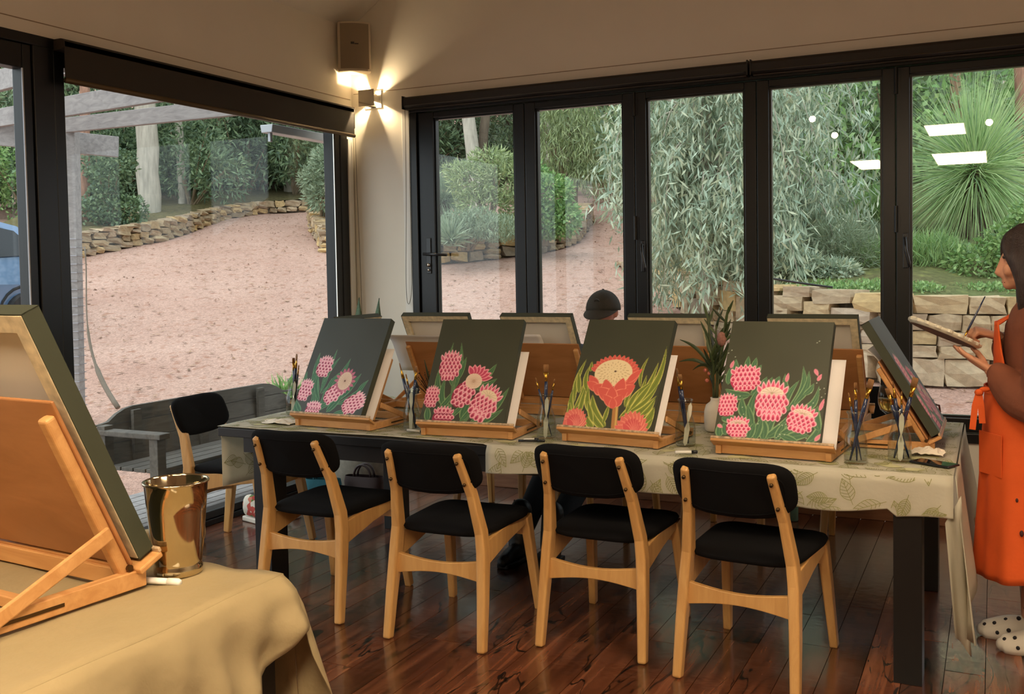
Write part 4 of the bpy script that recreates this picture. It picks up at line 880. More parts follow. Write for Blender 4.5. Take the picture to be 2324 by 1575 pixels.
# print on the left end drop
for k in range(26):
    t0, k0 = r9.uniform(.02,1), r9.uniform(.05,.9); ang = r9.uniform(0,6.28)
    for st in leaf_strokes(t0*1.15, k0*.3, ang, .1, .03, True):
        q = []
        for (a, b_) in st:
            t = a/1.15; kk = b_/left_drop(max(0, min(1, t)))
            if 0 < t < 1 and .04 < kk < .98: q.append(Vector((TX0-.004-.012*math.sin(t*9)*kk, TY0+.03+t*1.15, CZ-left_drop(t)*kk)))
            elif q: break
        if len(q) > 1: stroke(q, .0009, Vector((1,0,0)))
TV, TF = [], []
for k, (sx, ty) in enumerate(pts):
    if k % 3: continue
    ang = r9.uniform(0, 6.28); L = r9.uniform(.08,.12); Wd = L*.3; ca, sa = math.cos(ang), math.sin(ang); U = np.linspace(0, L, 9); q = []
    for sg in (1, -1):
        for u in (U if sg > 0 else U[::-1]):
            v = sg*Wd*math.sin(math.pi*(u/L)**.8)*(1-.25*u/L); q.append((sx+ca*u-sa*v, ty+sa*u+ca*v))
    if all(TX0+.02 < a < TX1-.02 and b > .03 and TY0+b < TY1-.02 and TY0-.008+b > frontedge(a)+.01 for a, b in q): P3 = [cl_top(a, TY0-.008+b)+Vector((0,0,.0022)) for a, b in q]
    elif all(2.32 < a < TX1-.02 and .03 < -b < front_drop(a)-.004 for a, b in q): P3 = [cl_front(a, -b)+Vector((0,-.0022,0)) for a, b in q]
    else: continue
    o0 = len(TV); TV.extend(tuple(p) for p in P3); n_ = len(P3)
    for i in range(8): TF.append((o0+i, o0+i+1, o0+n_-2-i, o0+n_-1-i))
tn = np_mesh('leaf_tint', np.array(TV), np.array(TF), simple('leaf_tint_ink', rgb(192,188,142), .9), clo); tn['kind'] = 'stuff'
pr = np_mesh('leaf_print', np.array(IV), np.array(IF), print_m, clo); pr['kind'] = 'stuff'
# ---- chairs
def cushion(mb, cx, cy, cz, sx, sy, sz, e=4.0, nu=40, nv=8, warp=None, m=0):
    """rounded pad: superellipse outline in x/y, puffed in z"""
    P = []
    for i in range(nu):
        a = 2*math.pi*i/nu; c, s = math.cos(a), math.sin(a); ox = math.copysign(abs(c)**(2/e), c); oy = math.copysign(abs(s)**(2/e), s); col = []
        for j in range(nv+1):
            b = -math.pi/2+math.pi*j/nv; r = math.cos(b)**.35 if abs(math.cos(b)) > 1e-6 else 0; z = math.sin(b); z = math.copysign(abs(z)**.8, z)
            p = Vector((ox*sx*r, oy*sy*r, z*sz))
            if warp: p = warp(p)
            col.append((cx+p.x, cy+p.y, cz+p.z))
        P.append(col)
    return mb.grid(P, m, closeu=True)
def make_chair():
    t = thing('dining_chair', 'x', 'chair')
    for s in (-1, 1):
        pts = [(s*.214,.0,.0),(s*.207,.03,.2),(s*.198,.058,.38),(s*.190,.06,.46),(s*.172,.02,.62),(s*.152,-.062,.79)]
        lg = MB().beam([Vector(p) for p in pts], [.040,.050,.060,.058,.048,.038], [.034,.038,.040,.038,.034,.031], (0,1,0)).build('back_leg', beech_m, t, bevel=.009, seg=3)
        for z, x, y in ((.755,.1555,-.067),(.665,.1655,-.025)):
            MB().tube([(s*x, y-.002, z),(s*x, y-.010, z-.002)], .0065, 10).build('screw', screw_m, lg, smooth=True)
        fp = [(s*.215,.565,.0),(s*.200,.52,.26),(s*.19,.49,.43)]
        MB().beam([Vector(p) for p in fp], [.036,.046,.056], [.032,.038,.040], (0,1,0)).build('front_leg', beech_m, t, bevel=.007, seg=2)
        MB().beam([Vector((s*.197,.07,.372)), Vector((s*.194,.28,.405)), Vector((s*.19,.49,.425))], .024, [.10,.07,.05], (1,0,0)).build('side_rail', beech_m, t, bevel=.004)
    xs = np.linspace(-.193,.193,13)
    o = [(x, .348-.022*math.cos(x/.193*1.57)) for x in xs]+[(x, .262+.022*math.cos(x/.193*1.57)) for x in xs[::-1]]
    MB().prism(o, ((0,.062,0),(1,0,0),(0,0,1),(0,-1,0)), .022).build('stretcher', beech_m, t, bevel=.003)
    MB().bb((-.185,.478,.345),(.185,.50,.40)).build('front_rail', beech_m, t, bevel=.003)
    mb = MB()
    def wseat(p): 
        k = (p.y+.245)/.49; return Vector((p.x*(.9+.12*k), p.y, p.z-.012*(1-(p.x/.24)**2)*(p.z > 0)))
    cushion(mb, 0, .29, .452, .225, .245, .03, 5.0, 44, 8, wseat)
    mb.build('seat', seat_m, t, smooth=True)
    mb = MB(); ax = Vector((0,-.42,1)).normalized()
    def wback(p):
        q = Vector((p.x, 0, 0)) + ax*p.y; n = Vector((0,1,.42)).normalized(); return q + n*(p.z - .035*(1-(p.x/.22)**2) + .02)
    cushion(mb, 0, -.012, .722, .222, .112, .026, 3.6, 44, 8, wback)
    bk = mb.build('backrest', seat_m, t, smooth=True)
    mb = MB(); ring = []
    for i in range(60):
        a = 2*math.pi*i/60; c, s = math.cos(a), math.sin(a); p = Vector((math.copysign(abs(c)**.55, c)*.19, math.copysign(abs(s)**.55, s)*.085, -.0235)); q = wback(p); ring.append((q.x, q.y-.012, q.z+.722))
    mb.tube(ring+ring[:1], .0024, 6, caps=False); mb.build('seam', seat_m, bk)
    return t
ch = make_chair()
spots = [((1.49,-2.655,0), 0, 'dining chair nearest the steel bucket, wooden posts facing us'), ((2.20,-2.71,0), math.radians(1), 'dining chair in front of the five pink proteas painting'), ((2.805,-2.553,0), math.radians(-1), 'dining chair in front of the single coral protea painting'), ((3.388,-2.645,0), math.radians(-5), 'dining chair nearest the camera, right end of the front row'),
 ((.23,-1.87,0), math.radians(-84), 'dining chair standing sideways against the left window'), ((1.52,-.42,0), math.radians(184), 'dining chair behind the table below the corner lamp'), ((2.2,-.44,0), math.radians(180), 'dining chair under the seated man in the cap'), ((2.95,-.40,0), math.radians(177), 'dining chair behind the table beside the flower vase'), ((3.62,-.42,0), math.radians(183), 'dining chair behind the table at the right end')]
for i, (loc, rz, lab) in enumerate(spots):
    c = ch if i == 0 else dup(ch)
    c.location = loc; c.rotation_euler = (0,0,rz); tag(c, lab, 'chair', 'dining chairs around the long table')
# ================================================================== PAINTINGS (drawn stroke by stroke into the paint layer of a fine mesh)
CW, CH, CT = .405, .508, .034
class Paint:
    def __init__(s, bg, nx=190, ny=238):
        s.nx, s.ny = nx, ny; s.ss = 2
        s.X, s.Y = np.meshgrid((np.arange(nx*2)+.5)/(nx*2), (np.arange(ny*2)+.5)/(ny*2)*CH/CW, indexing='ij')     # unit = canvas width
        s.img = np.empty((nx*2, ny*2, 3)); s.img[:] = np.array(rgb(*bg)[:3]); s.img *= (1+.05*np.sin(s.X*9+3*s.Y)*np.sin(s.Y*7))[..., None]
    def poly(s, P, c):
        P = np.array(P, float); x0, y0 = P.min(0); x1, y1 = P.max(0); n = s.nx*2
        i0, i1 = max(0, int(x0*n)-1), min(n, int(x1*n)+2); m = s.ny*2; k = m/(CH/CW); j0, j1 = max(0, int(y0*k)-1), min(m, int(y1*k)+2)
        if i1 <= i0 or j1 <= j0: return
        X, Y = s.X[i0:i1, j0:j1], s.Y[i0:i1, j0:j1]; ins = np.zeros(X.shape, bool)
        for a, b in zip(P, np.roll(P, -1, 0)):
            if a[1] == b[1]: continue
            ins ^= ((a[1] > Y) != (b[1] > Y)) & (X < (b[0]-a[0])*(Y-a[1])/(b[1]-a[1])+a[0])
        s.img[i0:i1, j0:j1][ins] = np.array(rgb(*c)[:3])
    def leafp(s, b, t, w, bend=0.0):
        b, t = np.array(b, float), np.array(t, float); d = t-b; L = np.linalg.norm(d); d /= L; n = np.array([-d[1], d[0]]); U = np.linspace(0, 1, 12)
        mid = [b+d*L*u+n*bend*L*math.sin(math.pi*u) for u in U]; wid = [w*math.sin(math.pi*u**.75)**.8 if 0 < u < 1 else 0 for u in U]
        return [m+n*q for m, q in zip(mid, wid)]+[m-n*q for m, q in zip(mid[::-1], wid[::-1])], mid
    def leaf(s, b, t, w, c=(62,110,72), e=(116,156,104), r=(140,172,116), bend=0.0):
        P, mid = s.leafp(b, t, w, bend); s.poly(P, e); Q, _ = s.leafp(b, t, w*.72, bend); s.poly(Q, c); s.line(mid, .0045, r)
    def line(s, pts, w, c):
        pts = [np.array(p, float) for p in pts]
        for a, b in zip(pts[:-1], pts[1:]):
            d = b-a; L = np.linalg.norm(d)
            if L < 1e-6: continue
            n = np.array([-d[1], d[0]])/L*w*.5; s.poly([a+n, b+n, b-n, a-n], c)
    def ell(s, c, a, b, rot, col, n=28):
        ca, sa = math.cos(rot), math.sin(rot); s.poly([(c[0]+ca*a*math.cos(t)-sa*b*math.sin(t), c[1]+sa*a*math.cos(t)+ca*b*math.sin(t)) for t in np.linspace(0, 2*math.pi, n, endpoint=False)], col)
    def bud(s, c, a, b, rot, edge, fill, dark, rows=6, cols=4, open_=0, cream=None, tips=True, dk=.34):
        """protea bud: axis along rot (0 = up), half width a, half length b, overlapping bracts"""
        ca, sa = math.cos(rot), math.sin(rot)
        def T(u, v): return (c[0]+ca*u*a-sa*v*b, c[1]+sa*u*a+ca*v*b)
        s.poly([T(math.cos(t), math.sin(t)) for t in np.linspace(0, 2*math.pi, 30, endpoint=False)], dark)
        if tips:
            for k in range(7):
                q = -1+2*k/6; P, _ = s.leafp(T(q*.7, .45), T(q*.98, 1.28-.35*q*q), a*.17); s.poly(P, edge); P, _ = s.leafp(T(q*.7, .5), T(q*.95, 1.18-.35*q*q), a*.10); s.poly(P, fill)
        if cream: s.poly([T(.78*math.cos(t), .42+.42*math.sin(t)) for t in np.linspace(0, 2*math.pi, 24, endpoint=False)], cream)
        if cream:
            for k in range(14):
                t = 2*math.pi*k/14; s.line([T(0, .5), T(.7*math.cos(t), .42+.38*math.sin(t))], .004, (190,160,128))
        top = .25 if cream else .8
        for r in range(rows):
            v = top-(top+.95)*r/(rows-.3); half = math.sqrt(max(.05, 1-v*v)); n = max(2, int(round(cols*half+.4)))
            for k in range(n):
                u = ((k+.5+(.5 if r % 2 else 0))/n*2-1)*half
                if abs(u) > half: continue
                h = .42; w_ = a*half/n*1.15; P, _ = s.leafp(T(u, v-h*.55), T(u*.92, v+h*.6), w_); s.poly(P, edge); P, _ = s.leafp(T(u, v-h*.45), T(u*.92, v+h*.38), w_*.62); s.poly(P, fill)
                P, _ = s.leafp(T(u, v-h*.4), T(u*.95, v+h*.12), w_*dk); s.poly(P, dark)
    def colours(s):
        a = s.img.reshape(s.nx, 2, s.ny, 2, 3).mean((1, 3)); return a
def Pt(u, v): return (u, v*CH/CW)
PK = dict(edge=(240,176,184), fill=(206,84,112), dark=(150,34,66)); G1 = dict(c=(52,104,78), e=(98,150,112), r=(120,168,124))
# painting one: five pale buds on slate green
p1_ = Paint((64,70,66))
for b, t, w, bd in (((.30,.20),(.12,.62),.045,.1),((.32,.2),(.36,.66),.03,0),((.30,.3),(.44,.58),.03,.05),((.34,.2),(.60,.57),.045,-.1),((.34,.12),(.20,.44),.05,.15),((.40,.05),(.42,.36),.04,0),((.06,.12),(.02,.42),.04,0),((.12,.0),(.0,.12),.05,.1),((.3,.0),(.52,.1),.04,.1),((.45,.1),(.82,.42),.055,-.1),((.5,.02),(.66,.22),.05,0),((.62,.1),(.92,.32),.04,-.1),((.6,.0),(.8,.05),.03,0),((.28,.05),(.22,.25),.03,0),((.14,.3),(.16,.52),.03,0),((.86,.2),(.95,.36),.03,.1),((.42,.2),(.5,.42),.03,.1)): p1_.leaf(Pt(*b), Pt(*t), w, bend=bd, **G1)
LP = dict(edge=(250,204,216), fill=(240,160,190), dark=(158,44,86), dk=.5)
p1_.bud(Pt(.25,.47), .105, .13, -.05, rows=6, cols=4, **LP); p1_.bud(Pt(.075,.22), .1, .13, -.1, rows=6, cols=4, **LP); p1_.bud(Pt(.52,.22), .10, .16, -.75, rows=6, cols=4, **LP)
for k in range(16):
    t = 2*math.pi*k/16; P, _ = p1_.leafp((.62+.08*math.cos(t), Pt(0,.34)[1]+.09*math.sin(t)), (.62+.155*math.cos(t), Pt(0,.34)[1]+.17*math.sin(t)), .02); p1_.poly(P, (196,112,140))
p1_.ell(Pt(.62,.34), .095, .115, 0, (226,204,184)); 
for k in range(20): t = 2*math.pi*k/20; p1_.line([Pt(.62,.34), (.62+.085*math.cos(t), Pt(0,.34)[1]+.1*math.sin(t))], .004, (200,170,150))
p1_.ell(Pt(.62,.34), .012, .012, 0, (110,70,60)); p1_.bud(Pt(.83,.12), .11, .15, -1.0, rows=6, cols=5, **LP); p1_.bud(Pt(.29,.03), .105, .10, 0, rows=4, cols=5, **LP)
# painting two: crimson buds with pink outlines on olive
p2_ = Paint((58,60,42)); G2 = dict(c=(60,98,62), e=(120,152,96), r=(96,134,84))
for b, t, w, bd in (((.34,.3),(.2,.76),.03,.1),((.34,.3),(.3,.76),.03,-.05),((.36,.4),(.4,.62),.03,0),((.36,.1),(.1,.52),.045,.15),((.28,.1),(.2,.42),.035,.1),((.2,.1),(.34,.3),.035,-.05),((.4,.3),(.32,.16),.02,0),((.1,.0),(.06,.14),.04,0),((.5,.02),(.56,.24),.05,.05),((.48,.0),(.64,.3),.035,-.1),((.55,.36),(.78,.56),.045,-.1),((.56,.32),(.82,.42),.04,-.1),((.6,.0),(.98,.34),.05,-.12),((.62,.0),(.96,.14),.04,-.1),((.2,.5),(.14,.66),.03,0),((.13,.5),(.14,.6),.025,0),((.38,.05),(.5,.18),.03,0),((.3,.02),(.42,.12),.03,0)): p2_.leaf(Pt(*b), Pt(*t), w, bend=bd, **G2)
p2_.line([Pt(.3,.4), Pt(.36,.0)], .03, (88,116,76)); p2_.line([Pt(.62,.12), Pt(.54,.0)], .035, (88,116,76))
p2_.bud(Pt(.22,.52), .125, .17, .05, rows=7, cols=5, **PK)
for k in range(7): t = .2+k*.3; P, _ = p2_.leafp((.55+.07*math.cos(t), Pt(0,.4)[1]+.07*math.sin(t)), (.55+.22*math.cos(t), Pt(0,.4)[1]+.19*math.sin(t)), .035); p2_.poly(P, (236,150,160)); P, _ = p2_.leafp((.55+.07*math.cos(t), Pt(0,.4)[1]+.07*math.sin(t)), (.55+.2*math.cos(t), Pt(0,.4)[1]+.17*math.sin(t)), .024); p2_.poly(P, (196,66,96))
p2_.bud(Pt(.45,.26), .12, .16, -.35, rows=5, cols=4, tips=False, **PK); p2_.ell(Pt(.55,.39), .10, .09, -.4, (232,206,180))
for k in range(26): t = 2*math.pi*k/26; p2_.line([Pt(.55,.39), (.55+.09*math.cos(t), Pt(0,.39)[1]+.085*math.sin(t))], .004, (196,158,130))
p2_.bud(Pt(.72,.18), .15, .2, -.45, rows=6, cols=5, cream=(232,210,176), **PK); p2_.bud(Pt(.08,.22), .085, .12, .0, rows=6, cols=4, **PK); p2_.bud(Pt(.27,.03), .12, .12, 0, rows=3, cols=5, **PK)
# painting three: one big coral king protea with yellow green leaves
p3_ = Paint((58,60,42)); G3 = dict(c=(120,134,48), e=(206,200,104), r=(92,104,40))
for b, t, w, bd in (((.07,.2),(.09,.62),.03,.08),((.1,.3),(.03,.5),.03,0),((.09,.15),(.12,.45),.03,-.1),((.1,.1),(.02,.33),.035,.1),((.2,.3),(.14,.55),.03,.1),((.16,.1),(.16,.36),.03,0),((.30,.12),(.2,.36),.035,.1),((.50,.02),(.26,.3),.05,.12),((.48,.0),(.3,.16),.035,.1),((.34,.05),(.22,.24),.03,0),((.36,.0),(.26,.1),.04,.1),((.46,.05),(.48,.22),.025,0),((.62,.1),(.82,.5),.035,-.12),((.64,.12),(.97,.76),.04,-.15),((.62,.1),(.92,.62),.035,-.1),((.68,.14),(.90,.44),.035,.1),((.64,.08),(.98,.32),.04,-.1),((.72,.16),(.97,.42),.03,-.1),((.70,.2),(.78,.36),.03,.05),((.86,.02),(.98,.22),.05,-.1),((.92,.0),(.99,.12),.03,0),((.66,.2),(.72,.38),.025,.1),((.84,.12),(.97,.3),.03,-.1),((.78,.38),(.80,.66),.02,.1),((.17,.5),(.16,.6),.02,0),((.06,.05),(.02,.22),.03,0)): p3_.leaf(Pt(*b), Pt(*t), w, bend=bd, **G3)
p3_.line([Pt(.545,.26), Pt(.60,-.02)], .065, (176,122,66)); p3_.line([Pt(.56,.26), Pt(.615,-.02)], .02, (206,170,96))
def petal(pt, b, t, w, c, e): P, m = pt.leafp(Pt(*b), Pt(*t), w); pt.poly(P, e); Q, _ = pt.leafp(Pt(*b), Pt(*t), w*.86); pt.poly(Q, c)
CO, CE = (216,92,80), (240,150,124)
for k in range(15): t = .12+k*.2; petal(p3_, (.45+.2*math.cos(t), .5+.09*math.sin(t)), (.45+.29*math.cos(t), .5+.17*math.sin(t)), .03, CO, CE)
p3_.ell(Pt(.44,.5), .215, .155, .05, (236,214,168))
for k in range(60): 
    t = 2*math.pi*((k*.618) % 1); r0 = (k/60)**.5; a_ = (.44+.2*r0*math.cos(t), Pt(0,.5)[1]+.14*r0*math.sin(t)); p3_.line([a_, (a_[0]*.82+.44*.18, a_[1]*.82+Pt(0,.52)[1]*.18)], .005, (176,138,86))
p3_.ell(Pt(.46,.515), .015, .01, 0, (90,60,40))
for (b, t, w) in (((.3,.36),(.17,.47),.05),((.32,.34),(.16,.41),.05),((.58,.36),(.74,.5),.05),((.6,.36),(.70,.44),.06),((.62,.42),(.76,.55),.04),((.4,.32),(.24,.38),.07),((.56,.30),(.72,.4),.07),((.44,.28),(.37,.44),.075),((.54,.28),(.57,.46),.075),((.5,.26),(.3,.36),.07),((.5,.25),(.65,.36),.075),((.5,.22),(.46,.38),.07),((.54,.2),(.38,.3),.05),((.53,.2),(.6,.31),.06),((.53,.18),(.5,.28),.045)): petal(p3_, b, t, w, CO, CE)
for cx, cy, r0 in ((.12,.02,.16),(.78,.0,.19)):
    for k in range(11): t = .15+k*.28; petal(p3_, (cx, cy-.02), (cx+r0*math.cos(t), cy+r0*.95*math.sin(t)), .055, (222,110,96), (244,164,140))
    for k in range(8): t = .5+k*.3; petal(p3_, (cx, cy-.03), (cx+r0*.6*math.cos(t), cy+r0*.62*math.sin(t)), .04, (212,86,84), (240,150,130))
# painting four: pink proteas and falling petals
p4_ = Paint((62,64,46)); G4 = dict(c=(66,106,74), e=(126,160,112), r=(96,138,92))
for b, t, w, bd in (((.12,.5),(.1,.66),.035,0),((.22,.56),(.22,.69),.03,0),((.28,.56),(.3,.68),.03,0),((.3,.5),(.36,.62),.03,0),((.06,.44),(.05,.58),.03,0),((.3,.36),(.04,.4),.05,.12),((.3,.36),(.43,.52),.045,-.1),((.35,.1),(.38,.44),.04,.1),((.3,.16),(.22,.34),.045,.1),((.36,.1),(.28,.28),.04,0),((.05,.16),(.22,.12),.05,.1),((.44,.36),(.48,.52),.035,0),((.5,.4),(.55,.53),.04,0),((.62,.2),(.74,.5),.035,.08),((.66,.24),(.76,.62),.04,-.15),((.72,.3),(.82,.58),.035,-.12),((.7,.24),(.93,.46),.04,-.25),((.8,.38),(.88,.48),.03,-.1),((.62,.22),(.64,.5),.03,.1),((.66,.4),(.6,.55),.025,.1),((.5,.0),(.58,.22),.05,.1),((.5,.02),(.7,.22),.05,-.1),((.48,.0),(.4,.2),.05,-.1),((.4,.0),(.44,.18),.045,0),((.6,.0),(.66,.16),.04,0),((.62,.04),(.88,.1),.05,.1),((.66,.0),(.9,.06),.05,.1),((.88,.0),(.97,.2),.05,-.2),((.98,.1),(.94,.3),.05,.1),((.06,.0),(.04,.12),.04,0),((.12,.02),(.08,.12),.035,0),((.34,.0),(.38,.14),.04,0),((.8,.0),(.6,.06),.035,0)): p4_.leaf(Pt(*b), Pt(*t), w, bend=bd, **G4)
KP = dict(edge=(246,180,196), fill=(226,84,120), dark=(186,40,84))
p4_.bud(Pt(.22,.49), .145, .13, .1, rows=5, cols=6, **KP); p4_.bud(Pt(.50,.31), .15, .19, .0, rows=6, cols=6, cream=(240,222,204), **KP); p4_.bud(Pt(.085,.26), .095, .11, .1, rows=5, cols=5, **KP); p4_.bud(Pt(.80,.18), .13, .13, -.25, rows=5, cols=5, cream=(240,214,204), **KP); p4_.bud(Pt(.22,.085), .11, .10, .05, rows=4, cols=5, cream=(238,200,200), **KP)
for (b, t) in (((.06,.58),(.08,.65)),((.87,.60),(.91,.54)),((.91,.5),(.94,.56)),((.62,.48),(.63,.56)),((.96,.26),(.99,.36)),((.95,.02),(1,.08)),((.02,.1),(.08,.08))): petal(p4_, b, t, .018, (222,128,150), (244,178,188))
rr = random.Random(3)
for k in range(60): u, v = rr.random(), rr.random(); (p4_.ell(Pt(u, v*.85), .005, .005, 0, (196,206,186), 8) if (v < .45 or u < .12 or u > .86) else None)
paint_m = vcolmat('artist_paint', .55)
def painted_face(pt, parent, name='painted_face'):
    nx, ny = pt.nx, pt.ny; A = pt.colours(); X, Y = np.meshgrid(np.linspace(-CW/2, CW/2, nx), np.linspace(0, CH, ny), indexing='ij')
    V = np.stack([X.ravel(), np.zeros(nx*ny), Y.ravel()], 1); i, j = np.meshgrid(np.arange(nx-1), np.arange(ny-1), indexing='ij'); k = (i*ny+j).ravel()
    o = np_mesh(name, V, np.stack([k, k+ny, k+ny+1, k+1], 1), paint_m, parent); at_ = o.data.color_attributes.new('paint', 'FLOAT_COLOR', 'POINT')
    C = np.ones((nx*ny, 4), np.float32); C[:, :3] = A.reshape(-1, 3); at_.data.foreach_set('color', C.ravel()); return o
# ================================================================== EASELS AND CANVASES
stain_m = simple('paint_stained_wood', rgb(176,150,118), .6, noise=.5, nscale=60)
def easel_frame(th): return Vector((0, math.sin(th), math.cos(th))), Vector((0, -math.cos(th), math.sin(th)))   # up along board, front normal
def make_easel(th, w=.46):
    t = thing('table_easel', 'x', 'easel'); up_, nf = easel_frame(th); x1 = w/2-.02; M3 = Matrix((Vector((1,0,0)), -nf, up_)).transposed()
    for s in (-1, 1):
        o = MB().bb((s*x1-.011,-.01,0),(s*x1+.011,.37,.032)).build('base_rail', beech_d_m, t, bevel=.002)
        MB().bb((s*(x1+.0112)-.0008*s,.16,.012),(s*(x1+.0125),.35,.018)).build('slot', screw_m, o)
        c = Vector((0,.012,.03))+up_*.17-nf*.012
        ra = MB().box((s*(x1-.012)+c.x, c.y, c.z), (.026,.022,.34), M3).build('side_rail', beech_d_m, t, bevel=.006, seg=3)
        MB().tube([Vector((s*(x1+.003),.012,.045))-nf*.012, Vector((s*(x1+.009),.012,.045))-nf*.012], .006, 10).build('pivot', screw_m, ra)
        a = Vector((s*(x1+.012),.012,.03))+up_*.10-nf*.012; st = MB().beam([a, Vector((s*(x1+.018),.30,.02))], .026, .008, (0,1,0)).build('strut', beech_d_m, t, bevel=.003)
        MB().tube([Vector((s*(x1+.02),.30,.02)), Vector((s*(x1+.027),.30,.02))], .008, 12).build('wing_nut', screw_m, st)
    MB().bb((-x1+.011,.345,0),(x1-.011,.37,.032)).build('base_crossbar', beech_d_m, t, bevel=.002); MB().bb((-x1+.011,.0,0),(x1-.011,.022,.032)).build('base_crossbar', beech_d_m, t, bevel=.002); MB().bb((-x1+.011,.17,.0),(x1-.011,.192,.02)).build('base_crossbar', beech_d_m, t, bevel=.002)
    c = Vector((0,.012,.035))+up_*.185; MB().box(tuple(c), (w-.03,.007,.35), M3).build('back_panel', ply_m, t, bevel=.003)
    c = Vector((0,.012,.032))+nf*.026; lg = MB().box(tuple(c), (w+.01,.054,.012), M3).build('ledge', beech_d_m, t, bevel=.003)
    c = Vector((0,.012,.032))+nf*.051+up_*.01; MB().box(tuple(c), (w+.01,.007,.01), M3).build('lip', stain_m, lg, bevel=.002)
    return t
def canvas_at(name, label, loc, rz, th, pt=None, dx=0.0, sc=1.0, group='canvases on easels', back=.014):
    t = thing(name, label, 'painting', loc, rz, group); up_, nf = easel_frame(th); t.scale = (sc,)*3
    M4 = Matrix.Translation(Vector((dx,.012,.04))+nf*back+up_*.004) @ Matrix((Vector((1,0,0)), -nf, up_)).transposed().to_4x4()
    # canvas local: x across, y away from viewer, z up the board; front face at y=-CT
    def L(o, y=0): o.matrix_local = M4 @ Matrix.Translation((0, y, 0)); return o
    b = MB()
    for q in ((-CW/2,0),(CW/2-.0022,0)): b.bb((q[0],-CT,0),(q[0]+.0022,0,CH))
    b.bb((-CW/2,-CT,0),(CW/2,0,.0022)); b.bb((-CW/2,-CT,CH-.0022),(CW/2,0,CH)); b.bb((-CW/2+.001,-CT+.0003,.001),(CW/2-.001,-CT+.003,CH-.001))
    L(b.build('canvas_wrap', canvg_m, t))
    for a0, a1 in (((-CW/2+.003,-.018,.003),(-CW/2+.036,.001,CH-.003)), ((CW/2-.036,-.018,.003),(CW/2-.003,.001,CH-.003)), ((-CW/2+.036,-.018,.003),(CW/2-.036,.0005,.036)), ((-CW/2+.036,-.018,CH-.036),(CW/2-.036,.0005,CH-.003))):
        L(MB().bb(a0, a1).build('stretcher_bar', MATS['stretcher'] if 'stretcher' in MATS else simple('stretcher', rgb(206,190,156), .8, noise=.25, nscale=40), t, bevel=.001))
    L(MB().bb((-CW/2+.03,-.024,.03),(CW/2-.03,-.022,CH-.03)).build('canvas_back', canvas_m, t))
    if pt is not None: L(painted_face(pt, t), -CT-.0008)
    return t
def sheet(label, loc, rz, th, x0, x1, z0, z1, off, curl=0.0, sc=1.0, curlx=0.0):
    up_, nf = easel_frame(th); P = []
    for i in range(9):
        col = []
        for j in range(9):
            x = x0+(x1-x0)*i/8; z = z0+(z1-z0)*j/8; k = max(0, (j-5)/3)**2*curl+max(0, (2-i)/2)**2*curlx
            q = Vector((x,.012,.04))+up_*(z-abs(k)*.3)+nf*(off+k); col.append(tuple(q))
        P.append(col)
    o = MB().grid(P).build('paper_sheet', paper_m, smooth=True); o.location = loc; o.rotation_euler = (0,0,rz); o.scale = (sc,)*3; s_ = o.modifiers.new('t', 'SOLIDIFY'); s_.thickness = .0006
    tag(o, label, 'paper', 'paper sheets on the easels')
TH = math.radians(31); EZ = CZ+.008
ez = make_easel(TH); used_e = [False]
def put_easel(label, loc, rz, src=None):
    e = ez if not used_e[0] else dup(ez); used_e[0] = True; e.location = loc; e.rotation_euler = (0,0,rz); tag(e, label, 'easel', 'small table easels'); return e
near = [(1.405,-2.255,-2.5,p1_,'dark slate canvas painted with pale pink protea buds, leftmost in front row','left end of the front row',-.02), (2.125,-2.265,3.5,p2_,'olive canvas painted with crimson protea buds outlined pink','front row second from the bucket side',-.015), (2.775,-2.225,-6.5,p3_,'olive canvas with one huge coral king protea and yellow leaves','front row under the coral protea canvas',-.005), (3.45,-2.27,-4.0,p4_,'canvas with five pink proteas and drifting petals, nearest canvas of the front row','right end of the front row',-.02)]
for k, (x, y, r, pt, lab, pos, dx) in enumerate(near):
    put_easel('wooden table easel at the '+pos if k in (0, 3) else 'wooden table easel in the '+pos if k == 1 else 'wooden table easel, '+pos, (x, y, EZ), math.radians(r)); canvas_at('painted_canvas', lab, (x, y, EZ), math.radians(r), TH, pt, dx)
    sheet('white paper strip showing right of the '+['pale pink buds canvas','crimson buds canvas','coral protea canvas','five pink proteas canvas'][k], (x, y, EZ), math.radians(r), TH, -.14, .225+(.01 if k == 3 else 0), .0, .37, .008, curl=.0)
far = [(1.47,-1.165,183,'back of an easel under the corner lamp'), (2.085,-1.165,179,'back of an easel between the first two gaps of the front row'), (2.79,-1.165,178,'back of an easel left of the flower vase'), (3.47,-1.165,178,'back of an easel right of the flower vase')]
fl2 = ['bare canvas back whose easel holds the large curling paper','bare canvas back beside the man in the cap','bare canvas back left of the flower vase','bare canvas back at the right rear of the table']
for k, (x, y, r, lab) in enumerate(far):
    put_easel('wooden table easel seen from behind, '+['under the corner lamp','left of the seated man','left of the flower vase','right rear of the table'][k], (x, y, EZ), math.radians(r)); canvas_at('stretched_canvas', fl2[k], (x, y, EZ), math.radians(r), TH, None, 0)
    if k == 0: sheet('large white paper curling over the rear easel near the corner', (x, y, EZ), math.radians(r), TH, -.12, .30, .15, .43, -.002, -.035)
    else: sheet('paper sheet showing above the easel board '+['','beside the seated man','left of the flower vase','at the right rear'][k], (x, y, EZ), math.radians(r), TH, -.04+.02*k, .2, .2, .425, -.002, -.015)
put_easel('wooden table easel turned to the left window', (.935,-1.70,EZ), math.radians(-90)); canvas_at('stretched_canvas', 'canvas facing the left window behind the pale buds canvas', (.935,-1.70,EZ), math.radians(-90), TH, None, 0)
put_easel('wooden table easel turned to the standing painter', (3.995,-1.72,EZ), math.radians(90)); canvas_at('painted_canvas', 'dark canvas seen edge on in front of the standing painter', (3.995,-1.72,EZ), math.radians(90), TH, p2_, 0)
